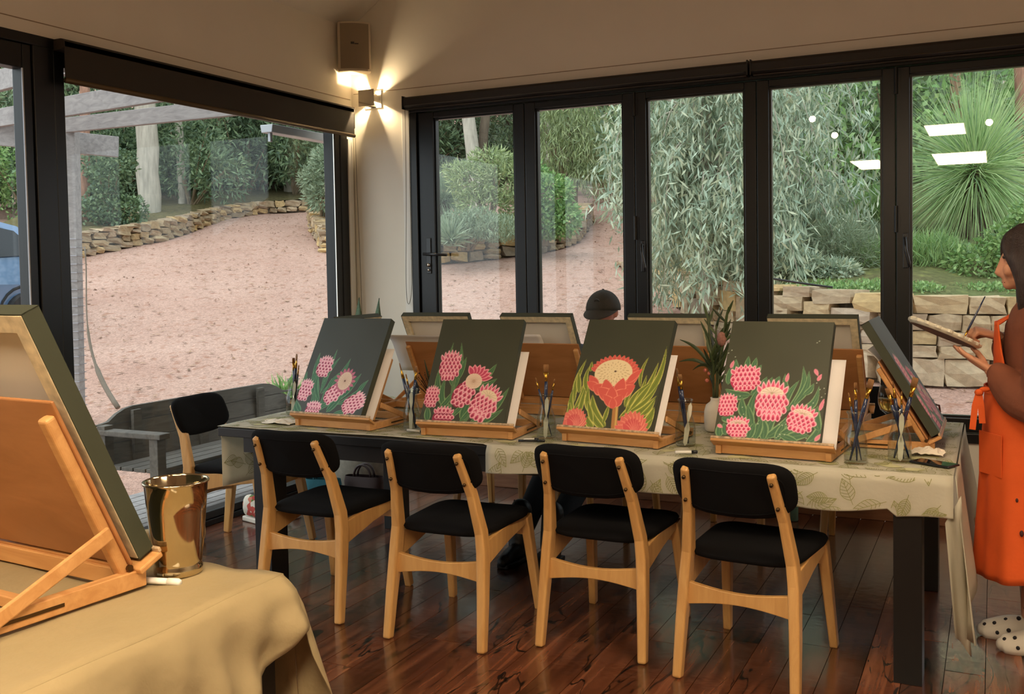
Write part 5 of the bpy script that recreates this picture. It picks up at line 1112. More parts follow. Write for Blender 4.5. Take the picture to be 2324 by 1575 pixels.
sheet('folded paper corner behind the edge on canvas', (3.995,-1.72,EZ), math.radians(90), TH, -.16, .2, .1, .42, -.002, -.02)
# ================================================================== FRONT TABLE
FZ = .90
fc = at(652, 1313, 2, FZ); ft = thing('front_table', 'dark legged demonstration table under the mustard cloth', 'table', (fc[0]-.5, fc[1]-.5, 0)); o_ = Vector(ft.location)
def R2(a): return tuple(Vector(a)-o_)
FX, FY = fc[0]-.01, fc[1]-.01
MB().bb(R2((FX-1.2,FY-1.0,FZ-.03)), R2((FX,FY,FZ-.002))).build('tabletop', table_m, ft, bevel=.004)
for x in (FX-1.18, FX-.06):
    for y in (FY-.98, FY-.06): MB().bb(R2((x,y,0)), R2((x+.05,y+.05,FZ-.03))).build('leg', table_m, ft)
MB().bb(R2((FX-.05,FY-.95,.45)), R2((FX-.035,FY-.08,FZ-.03))).build('side_panel', simple('pale_panel', rgb(205,196,188), .6), ft)
mb = MB(); n = 40
def fw(x, y): return .0042*abs(math.sin(x*9+y*14+2.5*math.sin(y*5+x*3)))*math.sin(y*7+x*5)+.0022*math.sin(x*31+y*17+2*math.sin(x*9))
mb.grid([[(x, y, FZ+.008+fw(x, y)) for y in np.linspace(FY-1.0, FY+.004, 40)] for x in np.linspace(FX-1.2, FX+.004, 40)])
def skirt(x, y, nx, ny, s, drop):
    col = []
    for k in np.linspace(0, 1, 14):
        out_ = .02*math.sin(min(1, k*4)*1.57)+(.018*math.sin(s*26+2.2*k)+.010*math.sin(s*61+2-3*k)+.008*math.sin(s*40+9*k))*k+.03*k; col.append((x+nx*out_, y+ny*out_, FZ+.007-drop*k+(fw(x, y) if k == 0 else 0)-.0*k))
    return col
mb.grid([skirt(FX+.004, FY+.004-s, 1, 0, s, .10+.21*min(1, s/.45)+.012*math.sin(s*9)) for s in np.linspace(0, 1.0, 60)])
mb.grid([skirt(FX+.004-s, FY+.004, 0, 1, s+3, .40+.03*math.sin(s*6)) for s in np.linspace(0, 1.2, 60)])
# hanging corner fold
mb.grid([[tuple(Vector((FX+.004, FY+.004, FZ+.007-(.10+.31*a**.7)*k)) + Vector((math.cos(a*1.57), math.sin(a*1.57), 0))*(.02*math.sin(min(1, k*4)*1.57)+.045*k*math.sin(a*3.14)+.03*k)) for k in np.linspace(0, 1, 14)] for a in np.linspace(0, 1, 14)])
fcl = mb.build('mustard_cloth', mustard_m, smooth=True); tag(fcl, 'creased mustard linen cloth draped over the front table', 'tablecloth'); sm = fcl.modifiers.new('t', 'SOLIDIFY'); sm.thickness = .002
FT = math.radians(25); ef = make_easel(FT, .5); fe = at(348, 1316, 2, FZ+.012); FR = math.radians(175); sc = 1.03
ex = -.5/2*sc+.02; eloc = (fe[0]+ex*math.cos(FR)*-1*-1, fe[1]+ex*math.sin(FR), FZ+.011)
eloc = (fe[0]-abs(ex), fe[1]-.015, FZ+.011)
ef.location = eloc; ef.rotation_euler = (0,0,FR); ef.scale = (sc,)*3; tag(ef, 'large wooden easel on the mustard cloth beside the bucket', 'easel', 'small table easels')
canvas_at('stretched_canvas', 'large green edged canvas back at the left front', eloc, FR, FT, None, -.035, 1.03)
# steel bucket
bp = at(414, 1302, 2, FZ+.006); bk = thing('steel_bucket', 'tall polished steel bucket on the mustard cloth', 'bucket', (bp[0], bp[1]-.01, FZ+.012)); bk.scale = (1.0, 1.0, .89)
MB().lathe([(.0,.0),(.045,.0),(.0465,.004),(.0465,.018),(.0445,.022),(.046,.028),(.051,.08),(.056,.14),(.0605,.20),(.063,.201),(.0632,.205),(.0605,.207),(.0585,.203),(.054,.14),(.049,.08),(.0435,.012),(.0,.01)], 48).build('shell', steel_m, bk, smooth=True)
MB().tube([(.0615*math.cos(a), .0615*math.sin(a), .204) for a in np.linspace(0, 2*math.pi, 49)], .0024, 8, caps=False).build('rim', steel_m, bk, smooth=True)
MB().bb((-.009,-.049,.006),(.009,-.0455,.014)).build('badge', steel_m, bk, bevel=.002)
mk = at(352, 1318, 2, FZ+.014); t = thing('marker_pen', 'white capped marker pen lying before the bucket', 'marker', tuple(mk), math.radians(12), 'marker pens')
MB().tube([(-.05,0,0),(.028,0,0)], .0062, 14).build('barrel', white_m, t, smooth=True); MB().tube([(.028,0,0),(.05,0,0),(.055,0,0)], [.0072,.0072,.005], 14).build('cap', white_m, t, smooth=True)
# ================================================================== THINGS ON AND UNDER THE TABLE
navy_m = simple('navy_lacquer', rgb(28,44,78), .25, coat=.6); gold_m = simple('brass_ferrule', rgb(206,160,70), .25, 1.0); brist_m = simple('brown_bristle', rgb(132,92,52), .8, noise=.2, nscale=300); knife_m = simple('milky_plastic', rgb(214,206,188), .45)
def make_jar(loc, label):
    t = thing('glass_jar', label, 'jar', loc, 0, 'brush jars')
    MB().lathe([(.0,.0),(.037,.0),(.042,.006),(.042,.07),(.039,.095),(.028,.128),(.0265,.15),(.0275,.178),(.032,.186),(.032,.19),(.029,.189),(.0248,.178),(.0238,.15),(.0255,.127),(.0365,.094),(.0395,.068),(.039,.01),(.0,.006)], 28).build('bottle', jar_m, t, smooth=True)
    MB().tube([(.0305*math.cos(a), .0305*math.sin(a), .188) for a in np.linspace(0, 2*math.pi, 29)], .0022, 6, caps=False).build('lip', jar_m, t, smooth=True)
    return t
def brush(base, tip, kind, label, group='paint brushes in jars'):
    b, t_ = Vector(base), Vector(tip); L = (t_-b).length; d = (t_-b).normalized(); q = d.to_track_quat('Z', 'Y')
    t = thing('paint_brush', label, 'brush', base, 0, group); t.rotation_mode = 'QUATERNION'; t.rotation_quaternion = q
    w, hr = {'wide': (.0135, .0080), 'flat': (.0090, .0066), 'thin': (.0036, .0045)}[kind]; bl = {'wide': .034, 'flat': .026, 'thin': .018}[kind]; fl_ = {'wide': .036, 'flat': .034, 'thin': .03}[kind]
    h = L-bl-fl_
    MB().tube([(0,0,0),(0,0,h*.3),(0,0,h*.8),(0,0,h)], [hr*.45,hr*.7,hr,hr*.85], 10).build('handle', navy_m, t, smooth=True)
    MB().tube([(0,0,h-.004),(0,0,h+fl_*.45),(0,0,h+fl_)], [(hr*.9,hr*.9),(hr*.85,hr*.85),(w,.0028 if kind != 'thin' else .003)], 12).build('ferrule', gold_m, t, smooth=True)
    MB().tube([(0,0,h+fl_-.002),(0,0,h+fl_+bl*.7),(0,0,L)], [(w*.98,.0026),(w*1.05,.0022),(w*.9,.0008)] if kind != 'thin' else [.0028,.003,.0006], 12).build('bristles', brist_m, t, smooth=True)
jars = [((.955,-1.97),'by the left window easel'), ((1.782,-2.16),'between the first and second front paintings'), ((2.456,-2.15),'between the second and third front paintings'), ((3.068,-2.12),'between the third and fourth front paintings'), ((3.751,-2.26),'right of the five proteas painting'), ((3.895,-2.16),'nearest the mobile phone')]
sets = [[('wide',.012,.0),('flat',-.004,.01),('thin',.02,.006)], [('wide',-.03,.0),('flat',.012,.006),('thin',-.014,-.004)], [('wide',.0,.004),('thin',-.028,.0),('thin',.026,.004)], [('wide',-.016,.0),('flat',-.008,-.008)], [('wide',.026,.004),('flat',.0,.008),('thin',-.014,-.002)], [('wide',.026,.004),('flat',-.012,.01),('thin',.006,-.01),('flat',-.024,-.004)]]
kn = {'wide': 'wide flat brush', 'flat': 'medium flat brush', 'thin': 'thin pointed brush'}
for (p, where), ss in zip(jars, sets):
    loc = (p[0], p[1], CZ+.006); make_jar(loc, 'glass carafe of paint brushes '+where)
    for j, (k, dx, dy) in enumerate(ss):
        L = {'wide': .31, 'flat': .295, 'thin': .27}[k]-.008*j; bx, by = -dx*.9+.006*j, -dy*.9+.006*(j-1)
        d = Vector((dx*1.75-bx, dy*1.75-by, .28)).normalized(); b = Vector((loc[0]+bx*.8, loc[1]+by*.8, loc[2]+.009))
        brush(tuple(b), tuple(b+d*L), k, kn[k]+(' leaning furthest left' if (j == 3 or (k == 'thin' and dx < -.02)) and len(ss) > 2 and where != jars[1][1] else '')+' in the jar '+where)
for i in (0, 1, 2, 3, 5):
    (p, where) = jars[i]; t = thing('palette_knife', 'milky plastic palette knife in the jar '+where, 'knife', (p[0]+.004, p[1]-.02, CZ+.016), 0, 'plastic palette knives'); t.rotation_euler = (-.03, [.1,.02,.05,.14,.0,.03][i], 0)
    MB().prism([(-.004,.09),(-.003,.12),(-.009,.15),(-.0085,.185),(.0,.2),(.0085,.185),(.009,.15),(.003,.12),(.004,.09)][::-1], ((0,0,-.03),(1,0,0),(0,0,1),(0,1,0)), .0015).build('handle', knife_m, t); MB().prism([(-.003,.09),(-.011,.06),(-.008,.0),(.0,-.01),(.008,0),(.011,.06),(.003,.09)], ((0,0,.0),(1,0,0),(0,0,1),(0,1,0)), .0012).build('blade', knife_m, t)
# vases
cer_m = simple('white_ceramic', rgb(222,214,200), .55, noise=.03, nscale=30)
vp = Vector((3.095,-1.73,CZ+.005)); t = thing('ceramic_vase', 'white shouldered ceramic vase behind the fourth front painting', 'vase', vp)
MB().lathe([(.0,0),(.04,0),(.048,.008),(.051,.05),(.05,.09),(.042,.118),(.024,.132),(.021,.14),(.023,.150),(.02,.150),(.017,.14),(.019,.12),(.0,.05)], 32).build('body', cer_m, t, smooth=True)
foliage_m = leafmat('dark_strap_leaf', [rgb(40,52,30), rgb(58,72,40), rgb(74,88,50)], trans=.1)
pl = thing('flower_stems', 'dark leafy stems with a dried protea standing in the vase', 'plant', vp+Vector((0,0,.14))); mb = MB(); sm_ = MB(); rp = random.Random(4)
def strap(mb, a, b, w, sag=.0, n=8):
    a, b = Vector(a), Vector(b); d = b-a; sd = d.cross(Vector((rp.uniform(-1,1), -1, rp.uniform(-.4,.4)))).normalized(); L_, R__ = [], []
    for i in range(n+1):
        t = i/n; q = a.lerp(b, t)+Vector((0,0,sag*math.sin(t*math.pi))); ww = w*math.sin(math.pi*min(.98, .12+.88*t))**.7+.0004; L_.append(tuple(q+sd*ww)); R__.append(tuple(q-sd*ww))
    mb.grid([L_, [tuple((Vector(x)+Vector(y))/2+Vector((0,-.003,0))) for x, y in zip(L_, R__)], R__])
stems = [((-.01,0,0),(-.03,.0,.36)), ((.005,0,0),(.0,.02,.33)), ((.01,.0,0),(.05,.0,.37)), ((0,.01,0),(.02,.03,.25)), ((-.005,0,0),(-.015,-.02,.2))]
for a, b in stems:
    sm_.tube(bez([a, (a[0],a[1],.15), b], 6), .004, 6)
    for k in range(13):
        t = .25+.75*k/12; q = Vector(a).lerp(Vector(b), t); an = rp.uniform(0, 6.28); r0 = rp.uniform(.025,.06); strap(mb, q, q+Vector((math.cos(an)*r0, math.sin(an)*r0, rp.uniform(.05,.1))), .006)
for tip in ((-.16,-.0,.265),(-.165,.0,.165),(-.10,-.01,.13),(.12,.0,.3)): strap(mb, (0,0,.12), tip, .0075, .03)
mb.build('leaves', foliage_m, pl, smooth=True); sm_.build('stems', simple('green_stem', rgb(74,80,48), .7), pl, smooth=True)
fb = MB(); fb.lathe([(.002,0),(.016,.012),(.022,.035),(.017,.058),(.006,.068)], 14, (.03,0,.235)); fb.build('protea_bud', simple('dried_protea', rgb(150,104,92), .8, noise=.3, nscale=120), pl, smooth=True)
for q in ((-.045,0,.13),(-.03,.01,.115),(-.035,-.01,.085)): MB().sphere(q, .009, 8, 6).build('pink_blossom', MATS['pink_blossom'] if 'pink_blossom' in MATS else simple('pink_blossom', rgb(196,110,92), .8), pl, smooth=True)
vp2 = Vector((1.715,-1.85,CZ+.005)); t = thing('bud_vase', 'small round white vase peeking left of the crimson buds canvas', 'vase', vp2)
MB().lathe([(.0,0),(.02,0),(.036,.015),(.042,.04),(.036,.065),(.016,.08),(.014,.09),(.016,.095),(.012,.095),(.010,.08),(.0,.04)], 28).build('body', cer_m, t, smooth=True)
dt = thing('dried_twigs', 'brown dried twigs standing in the small round vase', 'plant', vp2+Vector((0,0,.085))); mb = MB()
for k in range(30):
    a = rp.uniform(2.2, 4.6) if k % 3 else rp.uniform(0, 6.28); r0 = rp.uniform(.03,.11); z = rp.uniform(.06,.15); P = bez([(0,0,0),(r0*.3*math.cos(a), r0*.2*math.sin(a), z*.5),(r0*math.cos(a), r0*math.sin(a)*.6, z)], 4); mb.tube(P, .0012, 4); mb.sphere(P[-1], .003, 6, 4)
mb.build('twigs', simple('dried_brown', rgb(62,48,34), .9), dt); mb = MB(); strap(mb, (-.005,0,.05), (-.045,0,.21), .007); mb.build('leaf', foliage_m, dt)
# wine glass, phone, tissues, pens, mug
wg = thing('wine_glass', 'glass of amber wine behind the jar nearest the phone', 'glass', (3.80,-1.53,CZ+.005))
MB().lathe([(.0,.0),(.034,.0),(.034,.003),(.006,.006),(.0045,.07),(.012,.082),(.034,.1),(.044,.13),(.044,.16),(.036,.205),(.0345,.205),(.0425,.16),(.0425,.13),(.033,.102),(.0,.086)], 28).build('bowl', jar_m, wg, smooth=True)
m, nt, p = nodes_of('amber_wine'); p.inputs['Base Color'].default_value = rgb(206,150,70); p.inputs['Roughness'].default_value = .05; p.inputs['Transmission Weight'].default_value = .75
MB().lathe([(.0,.088),(.031,.103),(.041,.13),(.0415,.15),(.0,.15)], 24).build('wine', m, wg, smooth=True)
ph = thing('mobile_phone', 'black mobile phone face up on the right table corner', 'phone', (4.015,-2.19,CZ+.009), math.radians(62))
MB().bb((-.038,-.078,-.004),(.038,.078,.004)).build('case', black_m, ph, bevel=.004); MB().bb((-.034,-.073,.0042),(.034,.073,.0046)).build('screen', simple('phone_glass', rgb(20,26,32), .03), ph)
def crumple(label, loc, rx, ry, h, n=14, seed=1, mat=None):
    q = random.Random(seed); P = []
    for i in range(n):
        col = []
        for j in range(n):
            u, v = i/(n-1)*2-1, j/(n-1)*2-1; e = max(0, 1-.45*(u*u+v*v)); col.append((u*rx*(1+.15*q.uniform(-1,1)), v*ry*(1+.15*q.uniform(-1,1)), h*e*q.uniform(.15,1)))
        P.append(col)
    o = MB().grid(P).build('paper_towel', mat or simple('tissue_%d' % seed, rgb(226,216,198), .95), smooth=True); o.location = loc; m_ = o.modifiers.new('s', 'SUBSURF'); m_.levels = 1; m_.render_levels = 1; tag(o, label, 'tissue', 'crumpled paper towels'); return o
crumple('crumpled paper towel beside the mobile phone', (3.985,-2.0,CZ+.006), .06, .045, .04, seed=2)
crumple('crumpled paper towel behind the wine glass', (3.83,-1.36,CZ+.006), .08, .04, .03, seed=3)
crumple('crumpled paper towel at the left table corner', (1.06,-2.2,CZ+.006), .09, .06, .03, seed=4)
def pen(label, a, b, r, c1, c2, frac=.72, name='marker_pen', group='marker pens'):
    a, b = Vector(a), Vector(b); t = thing(name, label, 'marker' if 'marker' in name else 'pen', a, 0, group); d = b-a; m_ = d*frac; MB().tube([(0,0,0), m_], r, 12).build('barrel', c1, t, smooth=True); MB().tube([m_, d*.98, d], [r*1.12,r*1.1,r*.6], 12).build('cap', c2, t, smooth=True)
zz = CZ+.013
pen('white marker with black cap in front of the coral protea', (3.085,-2.325,zz), (3.165,-2.29,zz), .006, white_m, black_m)
pen('white marker with black cap behind the second painting', (1.79,-2.215,zz), (1.90,-2.235,zz), .006, knife_m, black_m)
pen('black marker in front of the jar beside the second painting', (2.392,-2.30,zz), (2.50,-2.262,zz), .005, black_m, black_m); pen('clear barrelled pen beside the black marker', (2.40,-2.265,zz), (2.455,-2.23,zz), .004, white_m, black_m, name='pen', group='pens')
pen('thin black pen at the left table corner', (.985,-2.225,zz), (1.05,-2.16,zz), .004, black_m, white_m, name='pen', group='pens')
mg = thing('dark_mug', 'dark red mug at the rear right table corner', 'mug', (3.925,-1.17,CZ+.005)); MB().lathe([(.0,0),(.032,0),(.036,.004),(.038,.105),(.0355,.105),(.033,.008),(.0,.006)], 28).build('body', simple('dark_red_glaze', rgb(74,28,28), .2), mg, smooth=True)
MB().tube([(.036,0,.085),(.06,0,.08),(.064,0,.05),(.05,0,.025),(.036,0,.02)], .005, 8).build('handle', MATS['dark_red_glaze'], mg, smooth=True)
# snake plant in a grey pot, in the corner
pot = thing('grey_pot', 'round grey concrete pot on the floor in the corner', 'pot', (.30,-.42,.004)); MB().lathe([(.0,0),(.12,0),(.16,.04),(.185,.12),(.19,.2),(.175,.3),(.15,.36),(.14,.36),(.13,.34),(.0,.33)], 32).build('body', simple('grey_concrete', rgb(132,128,116), .85, noise=.15, nscale=25, bump=.2, bscale=90), pot, smooth=True)
sn_m = simple('snake_plant_leaf', rgb(58,82,48), .5, noise=.5, nscale=22, stretch=(1,1,5)); sp = thing('snake_plant', 'snake plant with upright banded leaves in the corner pot', 'plant', (.30,-.42,.33)); 
for (dx, dy, h, lean, w) in ((-.03,0,.985,(.0,.06),.034),(.06,.02,.98,(.06,.06),.032),(.0,-.05,.7,(.02,-.05),.03),(.08,-.04,.62,(.12,-.02),.03),(-.07,.04,.66,(-.1,.02),.028),(.02,.06,.75,(.03,.08),.028)):
    mb = MB(); P = []
    for i in range(13):
        t = (i/12)**.8; c = Vector((dx+lean[0]*t, dy+lean[1]*t, h*t)); ww = w*(.75+.35*math.sin(t*2.4))*(1 if t < .84 else max(.02, (1-t)/.16)); P.append([tuple(c+Vector((-ww,0,0))), tuple(c+Vector((-ww*.5,.006,0))), tuple(c+Vector((0,.009,0))), tuple(c+Vector((ww*.5,.006,0))), tuple(c+Vector((ww,0,0))), tuple(c+Vector((0,.003,0)))])
    mb.grid([[P[i][j] for i in range(13)] for j in range(6)], closeu=True); mb.build('leaf', sn_m, sp, smooth=True)
# floral high-top shoes, bags, bottle, mat
flor_m = None
def floral():
    m, nt, p = nodes_of('floral_canvas'); tc = nt.nodes.new('ShaderNodeTexCoord'); v = nt.nodes.new('ShaderNodeTexVoronoi'); v.inputs['Scale'].default_value = 32; nt.links.new(tc.outputs['Object'], v.inputs['Vector'])
    r = ramp(nt, [(0, rgb(214,206,190)), (.45, rgb(214,206,190)), (.5, rgb(182,74,62)), (.62, rgb(196,120,96)), (.68, rgb(92,120,60)), (.8, rgb(214,206,190)), (1, rgb(120,140,84))]); r.color_ramp.interpolation = 'CONSTANT'; nt.links.new(v.outputs['Color'], r.inputs[0]); nt.links.new(r.outputs[0], p.inputs['Base Color']); p.inputs['Roughness'].default_value = .9; return m
flor_m = floral(); rub_m = simple('white_rubber', rgb(222,216,204), .5)
def shoe(label, loc, rz):
    t = thing('high_top_shoe', label, 'shoe', loc, rz, 'floral high top shoes'); 
    def ring(x, w, z0, z1): return [(x, w*math.cos(a), z0+(z1-z0)*(.5+.5*math.sin(a))) for a in np.linspace(-1.57, 4.71, 15)[:-1]]
    MB().prism([(-.13+.03*(1-math.cos(a))*0+.0, 0) for a in (0,)]+[], ((0,0,0),(1,0,0),(0,1,0),(0,0,1)), .02) if False else None
    o = [(-.125,-.03),(-.11,-.036),(0,-.038),(.08,-.045),(.12,-.035),(.14,0),(.12,.035),(.08,.045),(0,.038),(-.11,.036),(-.125,.03)]
    MB().prism(o, ((0,0,0),(1,0,0),(0,1,0),(0,0,1)), .028).build('sole', rub_m, t, bevel=.006)
    mb = MB(); mb.grid([ring(x, w, .026, z) for x, w, z in ((-.122,.02,.10),(-.115,.032,.15),(-.08,.036,.16),(-.03,.037,.155),(.0,.037,.12),(.04,.04,.085),(.09,.04,.066),(.12,.03,.055),(.132,.012,.045))], 0)
    mb.build('upper', flor_m, t, smooth=True); MB().sphere((.108,0,.034), (.03,.038,.026), 14, 8).build('toe_cap', rub_m, t, smooth=True); lb = MB()
    for k in range(5): x = .0+k*.016; z = .128-k*.012; lb.tube([(x,-.022,z),(x+.006,0,z+.006),(x,.022,z)], .003, 6)
    lb.build('laces', rub_m, t)
shoe('floral high top shoe under the table end, nearer one', (.24,-1.42,.002), math.radians(-14)); shoe('floral high top shoe under the table end, further one', (.27,-1.24,.002), math.radians(-4))
def bag(name, label, loc, rz, sx, sy, h, mat):
    t = thing(name, label, 'bag', loc, rz); P = []
    for k in np.linspace(0, 1, 7): P.append([(sx*(1-.15*k+.04*math.sin(k*9))*c*abs(c)**-.4 if abs(c) > 1e-3 else 0, sy*(1-.5*k)*s*abs(s)**-.3 if abs(s) > 1e-3 else 0, h*k) for c, s in ((math.cos(a), math.sin(a)) for a in np.linspace(0, 2*math.pi, 25)[:-1])])
    MB().grid([[P[k][i] for k in range(7)] for i in range(24)], closeu=True).build('body', mat, t, smooth=True)
    for s in (-1, 1): MB().tube(bez([(-sx*.4, s*sy*.3, h*.96),(-sx*.4, s*sy*.3, h*1.5),(sx*.4, s*sy*.3, h*1.5),(sx*.4, s*sy*.3, h*.96)], 10), .008, 8).build('strap', mat, t, smooth=True)
bag('tote_bag', 'teal cloth tote bag behind the floral shoes', (.42,-1.02,.002), .3, .13, .07, .2, simple('teal_cloth', rgb(38,96,110), .9, noise=.1, nscale=30)); bag('shoulder_bag', 'dark brown shoulder bag under the far table side', (.62,-.86,.002), .1, .15, .08, .2, simple('dark_leather', rgb(46,28,26), .6)); 
bt = thing('water_bottle', 'teal water bottle on the floor under the far table side', 'bottle', (3.15,-.20,.002)); MB().lathe([(0,0),(.034,0),(.037,.005),(.037,.17),(.03,.19),(.018,.2),(.018,.215)], 24, capt=True).build('body', simple('teal_enamel', rgb(104,150,146), .4), bt, smooth=True); MB().lathe([(0,.213),(.02,.213),(.02,.235),(.0,.237)], 20).build('lid', black_m, bt, smooth=True)
mt_ = at(300, 1225, 2, 0.0); t = thing('rolled_mat', 'rolled beige mat on the floor behind the steel bucket', 'mat', (.10, -2.02, .06), math.radians(60)); sp_ = [(.012+.0075*a) for a in np.linspace(0, 6, 50)]
MB().grid([[(x, r0*math.cos(a*6.28/1.0), r0*math.sin(a*6.28/1.0)) for r0, a in zip(sp_, np.linspace(0, 6, 50))] for x in (-.2,-.1,0,.1,.2)]).build('roll', simple('beige_felt', rgb(170,146,106), .95), t, smooth=True)
MB().tube([(.05,.06*math.cos(a),.06*math.sin(a)) for a in np.linspace(0,6.28,20)], .006, 6).build('strap', black_m, t)
# ================================================================== PEOPLE
def fuse(mb, name, mat, parent, voxel=.005, smooth=6):
    o = mb.build(name, mat, parent); r = o.modifiers.new('r', 'REMESH'); r.mode = 'VOXEL'; r.voxel_size = voxel; r.use_smooth_shade = True
    if smooth: s = o.modifiers.new('s', 'SMOOTH'); s.iterations = smooth; s.factor = .5
    return o
def limb(mb, pts, rs, n=14, k=16):
    P = [Vector(p) for p in pts]; m = len(P)-1; Q, R = [], []
    for i in range(k+1):
        t = i/k*m; j = min(int(t), m-1); f = t-j; a = P[max(j-1, 0)]; b = P[j]; c = P[j+1]; d = P[min(j+2, m)]
        Q.append(.5*((2*b)+(c-a)*f+(2*a-5*b+4*c-d)*f*f+(3*b-a-3*c+d)*f**3)); ra, rb = rs[j], rs[j+1]
        tt = lambda r: (r if hasattr(r, '__len__') else (r, r)); R.append(tuple(tt(ra)[q]*(1-f)+tt(rb)[q]*f for q in (0, 1)))
    mb.tube(Q, R, n); mb.sphere(tuple(Q[0]), max(.001, min(R[0])*.98), 12, 8); mb.sphere(tuple(Q[-1]), max(.001, min(R[-1])*.98), 12, 8); return mb
def loft(mb, rings, n=28):
    """rings: (cx,cy,cz,rx,ry)"""
    P = [[(c[0]+c[3]*math.cos(a), c[1]+c[4]*math.sin(a), c[2]) for a in np.linspace(0, 2*math.pi, n, endpoint=False)] for c in rings]
    k = len(P); vs = [p for r in P for p in r]; fs = [(i*n+j, i*n+(j+1) % n, (i+1)*n+(j+1) % n, (i+1)*n+j) for i in range(k-1) for j in range(n)]+[tuple(range(n-1, -1, -1)), tuple(range((k-1)*n, k*n))]
    return mb.add(vs, fs)
def hand(mb, wrist, f, n, side, curls, thumb, sc=1.0, splay=.0):
    """f finger direction, n palm-facing normal, side=+1 thumb towards n x f"""
    w, f, n = Vector(wrist), Vector(f).normalized(), Vector(n); n = (n-f*n.dot(f)).normalized(); s = n.cross(f)*side
    k0 = w+f*.088*sc
    mb.tube([w-f*.02*sc, w+f*.02*sc, w+f*.055*sc, k0, k0+f*.008*sc], [(.022*sc,.017*sc),(.028*sc,.0165*sc),(.038*sc,.0155*sc),(.039*sc,.0125*sc),(.034*sc,.009*sc)], 14, flat=tuple(s))
    for i, (off, L) in enumerate(((.029,.07),(.0098,.078),(-.0098,.072),(-.0285,.057))):
        p = k0+s*off*sc-f*.006*sc; d = f+s*(off*splay*6); d.normalize(); ax = d.cross(n).normalized(); pts = [p]; rr = [.0098*sc]
        for q, fr in enumerate((.45,.31,.24)):
            a = curls[i][q]; d = (Matrix.Rotation(a, 3, ax) @ d).normalized(); p = p+d*L*fr*sc; pts.append(p); rr.append((.0088,.0078,.0062)[q]*sc)
        mb.tube(pts, rr, 10)
        for q, (p_, r_) in enumerate(zip(pts, rr)): mb.sphere(tuple(p_), r_*1.02, 10, 7)
    p = w+f*.026*sc+s*.024*sc+n*.004*sc; pts = [p]; rr = [.0145*sc]
    for d, L, r_ in zip(thumb, (.04,.032,.026), (.0118,.0105,.0075)):
        v = (f*d[0]+s*d[1]+n*d[2]).normalized(); p = p+v*L*sc; pts.append(p); rr.append(r_*sc)
    mb.tube(pts, rr, 10)
    for p_, r_ in zip(pts, rr): mb.sphere(tuple(p_), r_*1.02, 10, 7)
skin_m = simple('skin', rgb(196,140,108), .55, noise=.05, nscale=20); skin2_m = simple('skin_ruddy', rgb(198,132,110), .55)
hair_m = simple('dark_brown_hair', rgb(40,26,20), .45, noise=.35, nscale=8, bump=.6, bscale=60, stretch=(6,6,.6))
rust_m = simple('rust_brown_cotton', rgb(116,64,40), .9, noise=.16, nscale=9, bump=.8, bscale=16); orange_m = simple('orange_apron_cotton', rgb(216,88,26), .85, noise=.06, nscale=10, bump=.15, bscale=30)
W0 = Vector((4.36, -1.84, 0)); wm_ = thing('person', 'woman in orange apron standing with palette and brush at right', 'person', W0)
def Lw(*p): return tuple(Vector(p)-W0)
# body: one fused surface
b = MB()
HC = Vector((4.325,-1.85,1.512))
b.sphere(Lw(HC.x+.008,HC.y,HC.z+.014), (.094,.074,.104), 24, 16); b.sphere(Lw(4.285,HC.y,1.455), (.05,.054,.07), 18, 12); b.sphere(Lw(4.262,HC.y,1.405), (.024,.026,.022), 12, 8)
b.tube([Lw(4.243,HC.y,1.512), Lw(4.232,HC.y,1.478), Lw(4.222,HC.y,1.449), Lw(4.232,HC.y,1.437)], [.011,.0115,.0135,.009], 10)       # nose
for s in (-1, 1): b.sphere(Lw(4.235,HC.y+s*.012,1.441), .008, 8, 6); b.sphere(Lw(4.25,HC.y+s*.032,1.515), (.012,.018,.01), 10, 8); b.sphere(Lw(4.262,HC.y+s*.045,1.46), (.026,.022,.026), 10, 8); b.sphere(Lw(4.345,HC.y+s*.074,1.49), (.018,.008,.028), 10, 8)
b.tube([Lw(4.249,HC.y-.02,1.417), Lw(4.240,HC.y,1.419), Lw(4.249,HC.y+.02,1.417)], .0065, 8); b.tube([Lw(4.250,HC.y-.018,1.406), Lw(4.242,HC.y,1.407), Lw(4.250,HC.y+.018,1.406)], .0068, 8)
limb(b, [Lw(4.335,HC.y,1.45), Lw(4.35,HC.y,1.36), Lw(4.37,-1.84,1.28)], [.05,.047,.07])
loft(b, [(*Lw(4.37,-1.84,z), rx, ry) for z, rx, ry in ((.80,.11,.16),(.9,.125,.175),(1.02,.10,.14),(1.14,.105,.145),(1.24,.10,.16),(1.31,.08,.15),(1.345,.05,.08))])
for s, toe in ((-1,0),(1,1)):
    y = -1.90 if s < 0 else -1.755; ank = Vector((4.415 if s < 0 else 4.345, y, .08))
    limb(b, [Lw(4.38,-1.84+s*.085,.86), Lw(4.365,-1.84+s*.085,.5), Lw(ank.x+.01,y,.30), Lw(*ank)], [.085,.058,.05,.036])
    limb(b, [Lw(ank.x+.02,y,.05), Lw(ank.x-.08,y,.045), Lw(ank.x-.14,y,.026)], [(.026,.03),(.026,.03),(.014,.022)])
# arms
SL, EL, WL = (4.385,-2.035,1.275), (4.375,-2.10,.985), (4.200,-1.965,1.085)
SR, ER, WR = (4.385,-1.645,1.275), (4.36,-1.60,1.0), (4.225,-1.72,1.195)
limb(b, [Lw(*SL), Lw(*EL)], [.048,.04]); limb(b, [Lw(*EL), Lw(4.29,-2.04,1.03), Lw(*WL)], [.04,.036,.025]); limb(b, [Lw(*SR), Lw(*ER)], [.048,.04]); limb(b, [Lw(*ER), Lw(4.3,-1.655,1.1), Lw(*WR)], [.04,.036,.025])
fuse(b, 'body', skin_m, wm_, .0065, 5)
